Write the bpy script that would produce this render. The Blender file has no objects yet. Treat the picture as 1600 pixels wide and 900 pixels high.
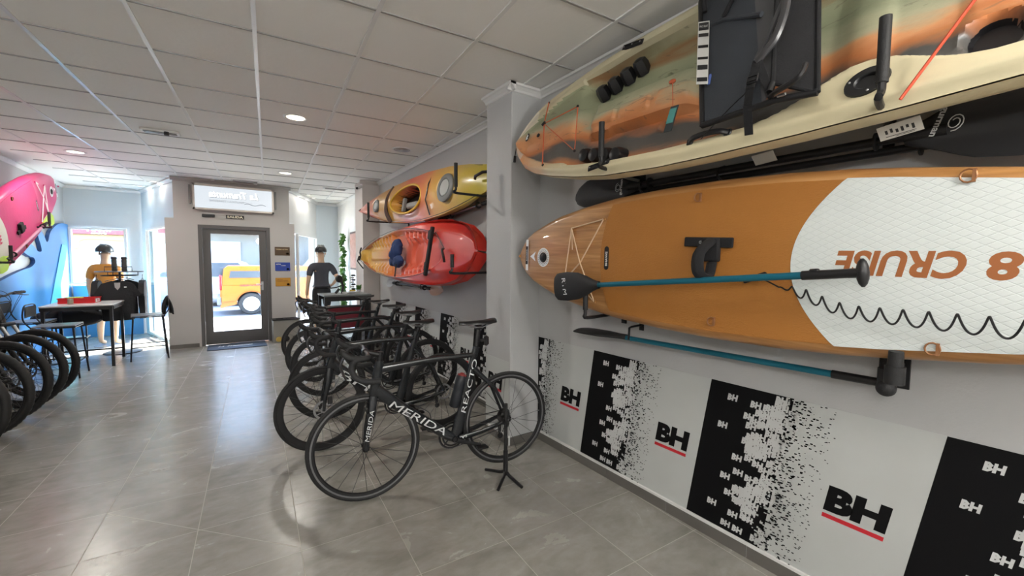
import bpy, math, random
from math import sin, cos, pi, radians, sqrt
from mathutils import Vector, Matrix, noise
random.seed(7)
SC = bpy.context.scene
COL = SC.collection
ZF = -0.065            # floor level (the lens stands 1.495 m above it)
CEIL = 2.825
WX = 2.16              # right wall plane near the camera

# ------------------------------------------------------------------ camera
def make_camera():
    yaw, pit, rol = radians(34.321), radians(-3.446), radians(0.449)
    f = Vector((sin(yaw)*cos(pit), cos(yaw)*cos(pit), sin(pit)))
    r = Vector((cos(yaw), -sin(yaw), 0)); u = r.cross(f)
    r2 = r*cos(rol) + u*sin(rol); u2 = u*cos(rol) - r*sin(rol)
    cam = bpy.data.cameras.new('camera'); cam.sensor_width = 36; cam.lens = 651.4/1600*36
    cam.clip_start = 0.03; cam.clip_end = 200
    o = bpy.data.objects.new('camera', cam); COL.objects.link(o)
    m = Matrix.Identity(4)
    for i in range(3):
        m[i][0] = r2[i]; m[i][1] = u2[i]; m[i][2] = -f[i]
    m[0][3], m[1][3], m[2][3] = 0, 0, 1.43
    o.matrix_world = m
    SC.camera = o
make_camera()
SC.view_settings.view_transform = 'Standard'
SC.view_settings.look = 'None'
SC.view_settings.exposure = 1.05
SC.view_settings.gamma = 1.0
SC.view_settings.use_curve_mapping = False

# ------------------------------------------------------------------ sky and sun
W = bpy.data.worlds.new('sky'); SC.world = W; W.use_nodes = True
_n = W.node_tree.nodes; _bg = _n['Background']
_sky = _n.new('ShaderNodeTexSky'); _sky.sky_type = 'NISHITA'; _sky.sun_disc = False
_sky.sun_elevation = radians(48); _sky.sun_rotation = radians(60)
W.node_tree.links.new(_sky.outputs[0], _bg.inputs[0]); _bg.inputs[1].default_value = 2.5
def lamp(name, kind, loc, power, color=(1, 1, 1), direction=(0, 0, -1), size=0.2, shape='DISK', sizey=None, spread=None):
    l = bpy.data.lights.new(name, kind); l.energy = power; l.color = color
    if kind == 'AREA':
        l.shape = shape; l.size = size
        if sizey: l.size_y = sizey
        if spread: l.spread = spread
    o = bpy.data.objects.new(name, l); COL.objects.link(o); o.location = loc
    o.rotation_euler = Vector(direction).to_track_quat('-Z', 'Y').to_euler()
    return o
sun = lamp('sun', 'SUN', (0, 20, 12), 34.0, (1, .95, .86), direction=(-0.75, -0.85, -1.0))
sun.data.angle = radians(0.6)

# ------------------------------------------------------------------ materials
MATS = {}
def mat(name, col=(.5, .5, .5), rough=.5, metal=0.0, spec=.5, noise_amt=0.0, nscale=8.0, bump=0.0, bscale=40.0,
        emit=None, estr=0.0, coat=0.0, col2=None):
    if name in MATS: return MATS[name]
    m = bpy.data.materials.new(name); m.use_nodes = True; MATS[name] = m
    nt = m.node_tree; b = nt.nodes['Principled BSDF']
    b.inputs['Base Color'].default_value = (*col, 1)
    b.inputs['Roughness'].default_value = rough
    b.inputs['Metallic'].default_value = metal
    b.inputs['Specular IOR Level'].default_value = spec
    if coat: b.inputs['Coat Weight'].default_value = coat; b.inputs['Coat Roughness'].default_value = .1
    if emit: b.inputs['Emission Color'].default_value = (*emit, 1); b.inputs['Emission Strength'].default_value = estr
    tc = nt.nodes.new('ShaderNodeTexCoord')
    nz = nt.nodes.new('ShaderNodeTexNoise'); nz.inputs['Scale'].default_value = nscale; nz.inputs['Detail'].default_value = 5
    nt.links.new(tc.outputs['Object'], nz.inputs['Vector'])
    c2 = col2 if col2 else tuple(min(1, c*(1-noise_amt)) for c in col)
    mx = nt.nodes.new('ShaderNodeMix'); mx.data_type = 'RGBA'
    mx.inputs['A'].default_value = (*col, 1); mx.inputs['B'].default_value = (*c2, 1)
    nt.links.new(nz.outputs['Fac'], mx.inputs['Factor']); nt.links.new(mx.outputs['Result'], b.inputs['Base Color'])
    if bump:
        n2 = nt.nodes.new('ShaderNodeTexNoise'); n2.inputs['Scale'].default_value = bscale; n2.inputs['Detail'].default_value = 4
        nt.links.new(tc.outputs['Object'], n2.inputs['Vector'])
        bp = nt.nodes.new('ShaderNodeBump'); bp.inputs['Strength'].default_value = bump; bp.inputs['Distance'].default_value = .01
        nt.links.new(n2.outputs['Fac'], bp.inputs['Height']); nt.links.new(bp.outputs[0], b.inputs['Normal'])
    return m
def new_mat(name):
    m = bpy.data.materials.new(name); m.use_nodes = True; MATS[name] = m
    return m, m.node_tree, m.node_tree.nodes['Principled BSDF']
class NB:
    """small helper to wire shader math"""
    def __init__(s, nt): s.nt = nt
    def val(s, sock, v):
        if isinstance(v, (int, float)): sock.default_value = v
        elif isinstance(v, tuple): sock.default_value = v
        else: s.nt.links.new(v, sock)
    def math(s, op, a, b=0.0, c=0.0):
        n = s.nt.nodes.new('ShaderNodeMath'); n.operation = op
        s.val(n.inputs[0], a); s.val(n.inputs[1], b); s.val(n.inputs[2], c); return n.outputs[0]
    def xyz(s, kind='Object'):
        t = s.nt.nodes.new('ShaderNodeTexCoord'); x = s.nt.nodes.new('ShaderNodeSeparateXYZ')
        s.nt.links.new(t.outputs[kind], x.inputs[0]); s.vec = t.outputs[kind]; return x.outputs
    def noise(s, scale, detail=4, vec=None, dist=0.0, rough=.5):
        n = s.nt.nodes.new('ShaderNodeTexNoise'); n.inputs['Scale'].default_value = scale; n.inputs['Detail'].default_value = detail
        n.inputs['Distortion'].default_value = dist; n.inputs['Roughness'].default_value = rough
        s.nt.links.new(vec if vec is not None else s.vec, n.inputs['Vector']); return n.outputs['Fac']
    def combine(s, x, y, z):
        n = s.nt.nodes.new('ShaderNodeCombineXYZ'); s.val(n.inputs[0], x); s.val(n.inputs[1], y); s.val(n.inputs[2], z); return n.outputs[0]
    def mix(s, f, a, b):
        n = s.nt.nodes.new('ShaderNodeMix'); n.data_type = 'RGBA'
        s.val(n.inputs['Factor'], f)
        for k, v in (('A', a), ('B', b)):
            if isinstance(v, tuple): n.inputs[k].default_value = (*v[:3], 1)
            else: s.nt.links.new(v, n.inputs[k])
        return n.outputs['Result']
    def ramp(s, f, stops, interp='LINEAR'):
        n = s.nt.nodes.new('ShaderNodeValToRGB'); n.color_ramp.interpolation = interp
        e = n.color_ramp.elements
        while len(e) < len(stops): e.new(.5)
        for k, (p, c) in enumerate(stops): e[k].position = p; e[k].color = (*c, 1)
        s.val(n.inputs[0], f); return n.outputs[0]
    def bump(s, h, strength, dist=.01):
        n = s.nt.nodes.new('ShaderNodeBump'); n.inputs['Strength'].default_value = strength; n.inputs['Distance'].default_value = dist
        s.nt.links.new(h, n.inputs['Height']); return n.outputs[0]

BLACK = mat('satin_black', (.012, .012, .014), .38, noise_amt=.3)
MATTE = mat('matte_black', (.018, .018, .020), .6, noise_amt=.3)
RUB = mat('rubber_black', (.014, .014, .015), .62, bump=.2, bscale=200)
CARB = mat('carbon_frame_black', (.010, .012, .016), .24, coat=.4, noise_amt=.2)
STEEL = mat('brushed_steel', (.45, .45, .47), .3, 1.0, noise_amt=.2)
DSTEEL = mat('dark_steel', (.12, .12, .125), .32, 1.0, noise_amt=.2)
WHITE = mat('white_print', (.86, .87, .86), .5)
LGREY = mat('light_grey_print', (.62, .63, .63), .5)
RED = mat('red_print', (.62, .02, .035), .5)
WALL = mat('white_wall_paint', (.53, .535, .54), .55, noise_amt=.05, nscale=2, bump=.12, bscale=90)
TRIMW = mat('white_trim_paint', (.78, .78, .77), .45)
GREYW = mat('grey_beige_wall_paint', (.50, .485, .465), .6, noise_amt=.06, nscale=3, bump=.1, bscale=90)
PALEB = mat('pale_blue_wall_paint', (.60, .66, .70), .6, noise_amt=.04, nscale=3)
SKIRT = mat('grey_stone_skirting', (.17, .16, .145), .4, noise_amt=.25, nscale=6)
CREAM = mat('cream_plastic', (.66, .58, .36), .38, noise_amt=.12, nscale=5, bump=.05, bscale=120)
CORDO = mat('orange_cord', (.62, .13, .05), .6)
CORDW = mat('pale_tan_cord', (.72, .52, .33), .6)
CHARC = mat('charcoal_fabric', (.045, .052, .064), .85, bump=.3, bscale=400)
BLKFAB = mat('black_fabric', (.012, .012, .014), .9, bump=.3, bscale=300)
TEAL = mat('teal_shaft', (.02, .20, .30), .28, .5, noise_amt=.1)
SKIN = mat('mannequin_skin', (.62, .42, .28), .5, noise_amt=.1)

def floor_mat():
    m, nt, b = new_mat('stone_floor_tiles'); n = NB(nt); X, Y, Z = n.xyz()
    a = radians(2.63); d = .4735
    s = n.math('SUBTRACT', n.math('MULTIPLY', X, cos(a)), n.math('MULTIPLY', Y, sin(a)))
    t = n.math('ADD', n.math('MULTIPLY', X, sin(a)), n.math('MULTIPLY', Y, cos(a)))
    us = n.math('DIVIDE', n.math('ADD', s, .3035+20*d), d); ut = n.math('DIVIDE', n.math('ADD', t, -3.274+20*d), d)
    def edge(u):
        f = n.math('FRACT', u); return n.math('MULTIPLY', n.math('MINIMUM', f, n.math('SUBTRACT', 1, f)), d)
    e = n.math('MINIMUM', edge(us), edge(ut))
    # cut-tile wedge line
    dl = n.math('MULTIPLY', n.math('ABSOLUTE', n.math('ADD', n.math('MULTIPLY', n.math('ADD', s, .3035), .967), n.math('SUBTRACT', t, 2.814))), .7)
    inr = n.math('MULTIPLY', n.math('GREATER_THAN', s, -.773), n.math('LESS_THAN', s, .165))
    dl = n.math('ADD', dl, n.math('MULTIPLY', n.math('SUBTRACT', 1, inr), 1.0))
    e = n.math('MINIMUM', e, dl)
    gr = n.math('LESS_THAN', e, .0019)
    idv = n.combine(n.math('FLOOR', us), n.math('FLOOR', ut), 0)
    wn = nt.nodes.new('ShaderNodeTexWhiteNoise'); wn.noise_dimensions = '3D'; nt.links.new(idv, wn.inputs['Vector'])
    off = n.combine(n.math('ADD', X, n.math('MULTIPLY', wn.outputs['Value'], 9)), n.math('MULTIPLY', Y, 1.6), n.math('MULTIPLY', wn.outputs['Value'], 31))
    n1 = n.noise(3.2, 8, off, .8, .62); n2 = n.noise(14, 6, off, .4)
    v = n.math('ADD', n.math('MULTIPLY', n1, .7), n.math('MULTIPLY', n2, .3))
    c = n.ramp(v, [(.3, (.225, .213, .19)), (.5, (.30, .287, .26)), (.7, (.38, .365, .335))])
    c = n.mix(gr, c, (.42, .39, .34))
    nt.links.new(c, b.inputs['Base Color'])
    r = n.math('ADD', .17, n.math('MULTIPLY', n1, .16)); r = n.math('ADD', r, n.math('MULTIPLY', gr, .3)); nt.links.new(r, b.inputs['Roughness'])
    h = n.math('ADD', n.math('MULTIPLY', v, .55), n.math('MULTIPLY', n.math('MINIMUM', e, .003), 80))
    nt.links.new(n.bump(h, .35, .004), b.inputs['Normal'])
    b.inputs['Specular IOR Level'].default_value = .6
    return m
FLOORM = floor_mat()
def ceil_mat():
    m, nt, b = new_mat('ceiling_tile_board'); n = NB(nt); X, Y, Z = n.xyz()
    v = n.noise(1.1, 3); w = n.noise(30, 5)
    c = n.mix(v, (.90, .89, .86), (.84, .83, .80)); nt.links.new(c, b.inputs['Base Color'])
    b.inputs['Roughness'].default_value = .8; nt.links.new(n.bump(w, .15), b.inputs['Normal']); return m
CEILM = ceil_mat()
def glass_mat(name, tint=(.95, .97, .97)):
    m = bpy.data.materials.new(name); m.use_nodes = True; nt = m.node_tree; nt.nodes.clear(); MATS[name] = m
    o = nt.nodes.new('ShaderNodeOutputMaterial'); t = nt.nodes.new('ShaderNodeBsdfTransparent'); g = nt.nodes.new('ShaderNodeBsdfGlossy')
    g.inputs['Roughness'].default_value = .02; t.inputs[0].default_value = (*tint, 1)
    lw = nt.nodes.new('ShaderNodeLayerWeight'); lw.inputs[0].default_value = .5; mx = nt.nodes.new('ShaderNodeMixShader')
    pw = nt.nodes.new('ShaderNodeMath'); pw.operation = 'POWER'; pw.inputs[1].default_value = 5; nt.links.new(lw.outputs['Facing'], pw.inputs[0])
    f = nt.nodes.new('ShaderNodeMath'); f.operation = 'MULTIPLY_ADD'; f.inputs[1].default_value = .9; f.inputs[2].default_value = .03; nt.links.new(pw.outputs[0], f.inputs[0])
    nt.links.new(f.outputs[0], mx.inputs[0]); nt.links.new(t.outputs[0], mx.inputs[1]); nt.links.new(g.outputs[0], mx.inputs[2]); nt.links.new(mx.outputs[0], o.inputs[0])
    return m
GLASS = glass_mat('clear_glass')
def wood_board_mat():
    m, nt, b = new_mat('wood_grain_board'); n = NB(nt); X, Y, Z = n.xyz()
    sv = n.combine(n.math('MULTIPLY', X, 2.2), n.math('MULTIPLY', Y, 34), n.math('MULTIPLY', Z, 10))
    v = n.noise(1.0, 6, sv, .6)
    c = n.ramp(v, [(.3, (.34, .15, .045)), (.55, (.50, .245, .085)), (.75, (.62, .34, .14))])
    nt.links.new(c, b.inputs['Base Color']); b.inputs['Roughness'].default_value = .3; b.inputs['Coat Weight'].default_value = .3; return m
WOODB = wood_board_mat()
def pad_mat(name, c1, c2, diamond):
    m, nt, b = new_mat(name); n = NB(nt); X, Y, Z = n.xyz()
    if diamond:
        k = 62.0
        a1 = n.math('ABSOLUTE', n.math('SINE', n.math('MULTIPLY', n.math('ADD', n.math('MULTIPLY', X, .55), Y), k*2)))
        a2 = n.math('ABSOLUTE', n.math('SINE', n.math('MULTIPLY', n.math('SUBTRACT', n.math('MULTIPLY', X, .55), Y), k*2)))
        h = n.math('MINIMUM', a1, a2); h = n.math('MINIMUM', h, .30)
        bs = .5
    else:
        sv = n.combine(n.math('MULTIPLY', X, 55), n.math('MULTIPLY', Y, 150), 0)
        h = n.noise(1.0, 2, sv, 1.2); bs = .55
    v = n.noise(5, 4)
    nt.links.new(n.mix(v, c1, c2), b.inputs['Base Color']); b.inputs['Roughness'].default_value = .6
    nt.links.new(n.bump(h, bs, .006), b.inputs['Normal']); return m
PADO = pad_mat('orange_foam_pad', (.46, .19, .035), (.40, .155, .025), False)
PADW = pad_mat('white_foam_pad', (.74, .79, .78), (.69, .74, .73), True)
def camo_mat():
    m, nt, b = new_mat('camo_moulded_plastic'); n = NB(nt); X, Y, Z = n.xyz()
    sv = n.combine(n.math('MULTIPLY', X, .8), n.math('MULTIPLY', Y, 2.6), 0)
    d = n.noise(2.4, 5, sv, .6)
    # bands run along the hull: green above, orange through the middle, grey and brown below
    v = n.math('ADD', Y, n.math('MULTIPLY', n.math('SUBTRACT', d, .5), .26))
    v = n.math('ADD', n.math('MULTIPLY', v, 1.15), .5)
    v = n.math('ADD', v, n.math('MULTIPLY', n.math('SUBTRACT', X, 1.0), .035))
    c = n.ramp(v, [(.06, (.66, .50, .30)), (.14, (.60, .24, .09)), (.22, (.12, .11, .10)), (.31, (.10, .10, .095)), (.37, (.56, .20, .07)), (.45, (.70, .33, .15)),
                   (.52, (.46, .45, .30)), (.62, (.27, .30, .19)), (.76, (.36, .38, .24)), (.84, (.30, .16, .07)), (.90, (.30, .28, .17)), (.97, (.60, .56, .40))])
    d2 = n.noise(7, 6, sv, 2.0)
    c = n.mix(n.math('MULTIPLY', n.math('GREATER_THAN', d2, .64), .35), c, (.10, .09, .07))
    nt.links.new(c, b.inputs['Base Color']); b.inputs['Roughness'].default_value = .34
    nt.links.new(n.bump(n.noise(60, 3), .12), b.inputs['Normal']); return m
CAMO = camo_mat()
def nosecream_mat():
    m, nt, b = new_mat('cream_orange_gunwale'); n = NB(nt); X, Y, Z = n.xyz()
    d = n.noise(1.8, 4, None, .5)
    f = n.math('ADD', n.math('MULTIPLY', n.math('SUBTRACT', d, .5), 2.2), n.math('MULTIPLY', n.math('SUBTRACT', .62, X), 1.6))
    mr = nt.nodes.new('ShaderNodeClamp'); nt.links.new(f, mr.inputs[0])
    c = n.mix(mr.outputs[0], (.72, .64, .42), (.72, .34, .16))
    up = n.math('MULTIPLY', n.math('GREATER_THAN', Y, .02), .8)
    c = n.mix(up, c, n.mix(d, (.56, .56, .40), (.50, .42, .28)))
    tip = n.math('LESS_THAN', n.math('ADD', X, n.math('MULTIPLY', d, .3)), .30)
    c = n.mix(n.math('MULTIPLY', tip, .6), c, (.74, .70, .62))
    nt.links.new(c, b.inputs['Base Color']); b.inputs['Roughness'].default_value = .34
    nt.links.new(n.bump(n.noise(60, 3), .1), b.inputs['Normal']); return m
GUNW = nosecream_mat()
def blend_mat(name, stops, scale=1.0, off=0.0, namt=.3, rough=.3):
    m, nt, b = new_mat(name); n = NB(nt); X, Y, Z = n.xyz()
    d = n.noise(3.0, 4, None, .6)
    f = n.math('ADD', n.math('MULTIPLY', X, scale), off); f = n.math('ADD', f, n.math('MULTIPLY', n.math('SUBTRACT', d, .5), namt))
    nt.links.new(n.ramp(f, stops), b.inputs['Base Color']); b.inputs['Roughness'].default_value = rough; b.inputs['Coat Weight'].default_value = .2
    return m
YR1 = blend_mat('yellow_red_deck', [(.0, (.62, .14, .09)), (.18, (.66, .20, .12)), (.30, (.62, .33, .06)), (.42, (.66, .34, .07)), (.52, (.60, .10, .06)), (.62, (.64, .20, .09)), (.72, (.66, .36, .08)), (.86, (.66, .50, .08)), (1, (.60, .52, .04))], .25, 0, .12)
YR2 = blend_mat('yellow_to_red_deck', [(.0, (.66, .40, .05)), (.30, (.70, .36, .04)), (.48, (.66, .22, .04)), (.62, (.62, .09, .04)), (.8, (.66, .12, .07)), (1, (.56, .03, .02))], .33, 0, .12)
REDH = blend_mat('red_hull', [(.0, (.60, .22, .06)), (.35, (.56, .09, .05)), (.7, (.60, .045, .03)), (1, (.55, .03, .02))], .33, 0, .1)

# ------------------------------------------------------------------ mesh builder
UP = Vector((0, 0, 1))
_tc = {}
def text_data(body, bold=.0, res=3):
    k = (body, bold, res)
    if k in _tc: return _tc[k]
    cu = bpy.data.curves.new('t', 'FONT'); cu.body = body; cu.offset = bold; cu.resolution_u = res; cu.fill_mode = 'FRONT'
    ob = bpy.data.objects.new('t', cu); COL.objects.link(ob)
    dg = bpy.context.evaluated_depsgraph_get(); dg.update()
    me = bpy.data.meshes.new_from_object(ob.evaluated_get(dg))
    v = [tuple(x.co[:2]) for x in me.vertices]; f = [tuple(p.vertices) for p in me.polygons]
    bpy.data.objects.remove(ob); bpy.data.curves.remove(cu); bpy.data.meshes.remove(me)
    x0 = min(a[0] for a in v); x1 = max(a[0] for a in v); y0 = min(a[1] for a in v); y1 = max(a[1] for a in v)
    v = [((a[0]-x0)/(x1-x0)-.5, (a[1]-y0)/(y1-y0)-.5) for a in v]
    _tc[k] = (v, f); return _tc[k]

class MB:
    def __init__(s): s.v = []; s.f = []; s.m = []; s.sm = []
    def add(s, vs, fs, mi=0, smooth=True, M=None):
        o = len(s.v)
        if M is not None: vs = [M @ Vector(p) for p in vs]
        s.v += [tuple(p) for p in vs]; s.f += [tuple(o+i for i in f) for f in fs]
        s.m += [mi]*len(fs); s.sm += [smooth]*len(fs); return s
    def box(s, c, d, mi=0, rot=None, M=None, bev=0.0):
        x, y, z = [a/2 for a in d]
        if bev:
            b = min(bev, x, y, z)*.999
            vs = []
            for sz in (-1, 1):
                for ins in (0, 1):
                    zz = sz*(z if ins else z-b); i = b if ins else 0
                    ring = [(-x+i, -y+i+b*(1-ins)), (-x+i+b*(1-ins), -y+i), (x-i-b*(1-ins), -y+i), (x-i, -y+i+b*(1-ins)), (x-i, y-i-b*(1-ins)), (x-i-b*(1-ins), y-i), (-x+i+b*(1-ins), y-i), (-x+i, y-i-b*(1-ins))]
                    vs.append([(p[0], p[1], zz) for p in ring])
            order = [vs[1], vs[0], vs[2], vs[3]]
            pts = [p for r in order for p in r]; fs = []
            for r in range(3):
                for k in range(8): a = r*8+k; b2 = r*8+(k+1) % 8; fs.append((a, b2, b2+8, a+8))
            fs.append(tuple(range(7, -1, -1))); fs.append(tuple(range(24, 32)))
            vs = pts
        else:
            vs = [(-x, -y, -z), (x, -y, -z), (x, y, -z), (-x, y, -z), (-x, -y, z), (x, -y, z), (x, y, z), (-x, y, z)]
            fs = [(0, 3, 2, 1), (4, 5, 6, 7), (0, 1, 5, 4), (1, 2, 6, 5), (2, 3, 7, 6), (3, 0, 4, 7)]
        R = rot.to_4x4() if rot is not None else Matrix.Identity(4)
        T = Matrix.Translation(c) @ R
        if M is not None: T = M @ T
        return s.add(vs, fs, mi, False, T)
    def tube(s, pts, r, seg=8, mi=0, closed=False, flat=1.0, cap=True, M=None):
        pts = [Vector(p) for p in pts]; n = len(pts)
        rr = r if isinstance(r, (list, tuple)) else [r]*n
        tang = []
        for i in range(n):
            a = pts[(i-1) % n] if (closed or i > 0) else pts[i]; b = pts[(i+1) % n] if (closed or i < n-1) else pts[i]
            t = (b-a); tang.append(t.normalized() if t.length > 1e-9 else Vector((0, 0, 1)))
        N = tang[0].orthogonal().normalized()
        if abs(tang[0].z) < .95: N = (UP - tang[0]*UP.dot(tang[0])).normalized()
        vs = []
        for i in range(n):
            if i > 0:
                N = (N - tang[i]*N.dot(tang[i]))
                N = N.normalized() if N.length > 1e-6 else tang[i].orthogonal().normalized()
            B = tang[i].cross(N)
            for k in range(seg):
                a = 2*pi*k/seg; vs.append(pts[i] + (N*cos(a) + B*sin(a)*flat)*rr[i])
        fs = []
        for i in range(n if closed else n-1):
            j = (i+1) % n
            for k in range(seg): k2 = (k+1) % seg; fs.append((i*seg+k, i*seg+k2, j*seg+k2, j*seg+k))
        if cap and not closed: fs.append(tuple(range(seg-1, -1, -1))); fs.append(tuple((n-1)*seg+k for k in range(seg)))
        return s.add(vs, fs, mi, True, M)
    def etube(s, pts, dep, th, side=(0, 1, 0), seg=12, mi=0, p=1.0, M=None):
        """tube of elliptical section: dep = half depth in plane, th = half thickness along side"""
        pts = [Vector(q) for q in pts]; n = len(pts); S = Vector(side)
        dd = dep if isinstance(dep, (list, tuple)) else [dep]*n; tt = th if isinstance(th, (list, tuple)) else [th]*n
        vs = []
        for i in range(n):
            a = pts[max(0, i-1)]; b = pts[min(n-1, i+1)]; t = (b-a).normalized(); Sx = (S - t*S.dot(t)).normalized(); N = Sx.cross(t)
            for k in range(seg):
                a = 2*pi*k/seg; ca, sa = cos(a), sin(a)
                ca = math.copysign(abs(ca)**p, ca); sa = math.copysign(abs(sa)**p, sa)
                vs.append(pts[i] + N*ca*dd[i] + Sx*sa*tt[i])
        fs = []
        for i in range(n-1):
            for k in range(seg): k2 = (k+1) % seg; fs.append((i*seg+k, i*seg+k2, (i+1)*seg+k2, (i+1)*seg+k))
        fs.append(tuple(range(seg-1, -1, -1))); fs.append(tuple((n-1)*seg+k for k in range(seg)))
        return s.add(vs, fs, mi, True, M)
    def lathe(s, prof, M=None, seg=24, mi=0, closed=False, smooth=True, cap=True):
        vs = []; fs = []; n = len(prof)
        for r, z in prof:
            for k in range(seg): a = 2*pi*k/seg; vs.append((r*cos(a), r*sin(a), z))
        for i in range(n if closed else n-1):
            j = (i+1) % n
            for k in range(seg): k2 = (k+1) % seg; fs.append((i*seg+k, i*seg+k2, j*seg+k2, j*seg+k))
        if not closed and cap:
            if prof[0][0] > 1e-5: fs.append(tuple(range(seg-1, -1, -1)))
            if prof[-1][0] > 1e-5: fs.append(tuple((n-1)*seg+k for k in range(seg)))
        return s.add(vs, fs, mi, smooth, M)
    def cyl(s, a, b, r, seg=16, mi=0, r2=None):
        a = Vector(a); b = Vector(b); d = b-a; q = d.to_track_quat('Z', 'Y').to_matrix().to_4x4(); M = Matrix.Translation(a) @ q
        return s.lathe([(r, 0), (r2 if r2 is not None else r, d.length)], M, seg, mi)
    def ball(s, c, r, mi=0, seg=14, rings=8):
        rx, ry, rz = r if isinstance(r, tuple) else (r, r, r)
        prof = [(sin(pi*i/rings), -cos(pi*i/rings)) for i in range(rings+1)]
        prof[0] = (1e-6, -1); prof[-1] = (1e-6, 1)
        return s.lathe(prof, Matrix.Translation(c) @ Matrix.Diagonal((rx, ry, rz, 1)), seg, mi)
    def grid(s, fn, nu, nv, mi=0, smooth=True, flip=False, mfn=None, M=None):
        vs = [fn(i/nu, j/nv) for i in range(nu+1) for j in range(nv+1)]; fs = []; ms = []
        for i in range(nu):
            for j in range(nv):
                a = i*(nv+1)+j; f = (a, a+1, a+nv+2, a+nv+1); fs.append(f[::-1] if flip else f)
                ms.append(mfn((i+.5)/nu, (j+.5)/nv) if mfn else mi)
        s.add(vs, fs, 0, smooth, M); s.m[-len(ms):] = ms; return s
    def prism(s, poly, t0, t1, M=None, mi=0, smooth=False):
        n = len(poly); vs = [(p[0], p[1], t0) for p in poly] + [(p[0], p[1], t1) for p in poly]
        fs = [tuple(range(n-1, -1, -1)), tuple(range(n, 2*n))] + [(k, (k+1) % n, (k+1) % n+n, k+n) for k in range(n)]
        return s.add(vs, fs, mi, smooth, M)
    def rect(s, M, x0, y0, x1, y1, z=0, mi=0, shear=0):
        return s.add([(x0+shear*y0, y0, z), (x1+shear*y0, y0, z), (x1+shear*y1, y1, z), (x0+shear*y1, y1, z)], [(0, 1, 2, 3)], mi, False, M)
    def text(s, body, M, cx, cy, w, h, z=.001, mi=0, bold=0.02, shear=0, res=3, mirror=False):
        v, f = text_data(body, bold, res); sg = -1 if mirror else 1
        vs = [(cx+sg*(a*w)+shear*(b*h), cy+b*h, z) for a, b in v]
        if mirror: f = [tuple(reversed(q)) for q in f]
        return s.add(vs, f, mi, False, M)
    def build(s, name, mats, parent=None, label=None):
        me = bpy.data.meshes.new(name); me.from_pydata(s.v, [], s.f)
        mats = mats if isinstance(mats, (list, tuple)) else [mats]
        for m in mats: me.materials.append(m)
        me.polygons.foreach_set('material_index', s.m); me.polygons.foreach_set('use_smooth', s.sm); me.update()
        if any(s.sm):
            try: me.set_sharp_from_angle(angle=radians(42))
            except Exception: pass
        o = bpy.data.objects.new(name, me); COL.objects.link(o)
        if parent is not None: o.parent = parent
        if label: o['label'] = label
        return o
def frame(o, x, y, z=None):
    """matrix with axes x (right), y (up), z (normal)"""
    x = Vector(x).normalized(); y = Vector(y).normalized(); z = Vector(z) if z is not None else x.cross(y)
    m = Matrix.Identity(4)
    for i in range(3): m[i][0] = x[i]; m[i][1] = y[i]; m[i][2] = z[i]; m[i][3] = o[i]
    return m
def tag(o, label, cat, group=None, kind=None):
    if label: o['label'] = label
    if cat: o['category'] = cat
    if group: o['group'] = group
    if kind: o['kind'] = kind
    return o
def thing(name, label, cat, loc=(0, 0, 0), rz=0.0, group=None, M=None):
    o = bpy.data.objects.new(name, None); COL.objects.link(o); o.empty_display_size = .1
    if M is not None: o.matrix_world = M
    else: o.location = loc; o.rotation_euler = (0, 0, rz)
    return tag(o, label, cat, group)
def struct(o, label=None): o['kind'] = 'structure'; return o
def copy_tree(o, parent=None):
    c = o.copy(); COL.objects.link(c)
    if parent is not None: c.parent = parent
    for ch in list(o.children): copy_tree(ch, c)
    return c
def interp(tab, x):
    if x <= tab[0][0]: return tab[0][1]
    for (a, b), (c, d) in zip(tab, tab[1:]):
        if x <= c:
            t = (x-a)/(c-a); return b+(d-b)*t
    return tab[-1][1]
def smooth(a, b, x):
    t = max(0, min(1, (x-a)/(b-a))); return t*t*(3-2*t)
def arc(pts, n=6):
    """Catmull-Rom through points"""
    P = [Vector(p) for p in pts]; out = []
    for i in range(len(P)-1):
        p0 = P[max(0, i-1)]; p1 = P[i]; p2 = P[i+1]; p3 = P[min(len(P)-1, i+2)]
        for k in range(n):
            t = k/n; out.append(.5*((2*p1)+(p2-p0)*t+(2*p0-5*p1+4*p2-p3)*t*t+(3*p1-p0-3*p2+p3)*t**3))
    out.append(P[-1]); return out

# ================================================================== ROOM
def wall(name, p0, p1, z0, z1, th, m, holes=()):
    """th > 0 grows to the left of p0->p1"""
    p0 = Vector((*p0, 0)); p1 = Vector((*p1, 0)); L = (p1-p0).length; d = (p1-p0)/L; n = Vector((-d.y, d.x, 0))
    M = frame(p0, d, UP, d.cross(UP)); mb = MB()     # normal of frame points right; negative z = left
    def bx(s0, s1, a, b):
        if s1-s0 > 1e-4 and b-a > 1e-4: mb.box(((s0+s1)/2, (a+b)/2, -th/2), (s1-s0, b-a, abs(th)), M=M)
    cur = 0
    for (a, b, c, e) in sorted(holes):
        bx(cur, a, z0, z1); bx(a, b, z0, c); bx(a, b, e, z1); cur = b
    bx(cur, L, z0, z1)
    return struct(mb.build(name, m))
YB = -4.2
FWX = lambda y: WX + .017*(y-2.76)      # far stretch of the right wall leans out very slightly
fl = MB(); fl.box((-.65, 3.7, ZF-.05), (6.4, 2*(3.7-YB)+.2, .1)); struct(fl.build('floor', FLOORM))
cl = MB(); cl.box((-.65, 3.6, CEIL+.05), (6.4, 2*(3.6-YB)+.2, .1)); struct(cl.build('ceiling', CEILM))
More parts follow.
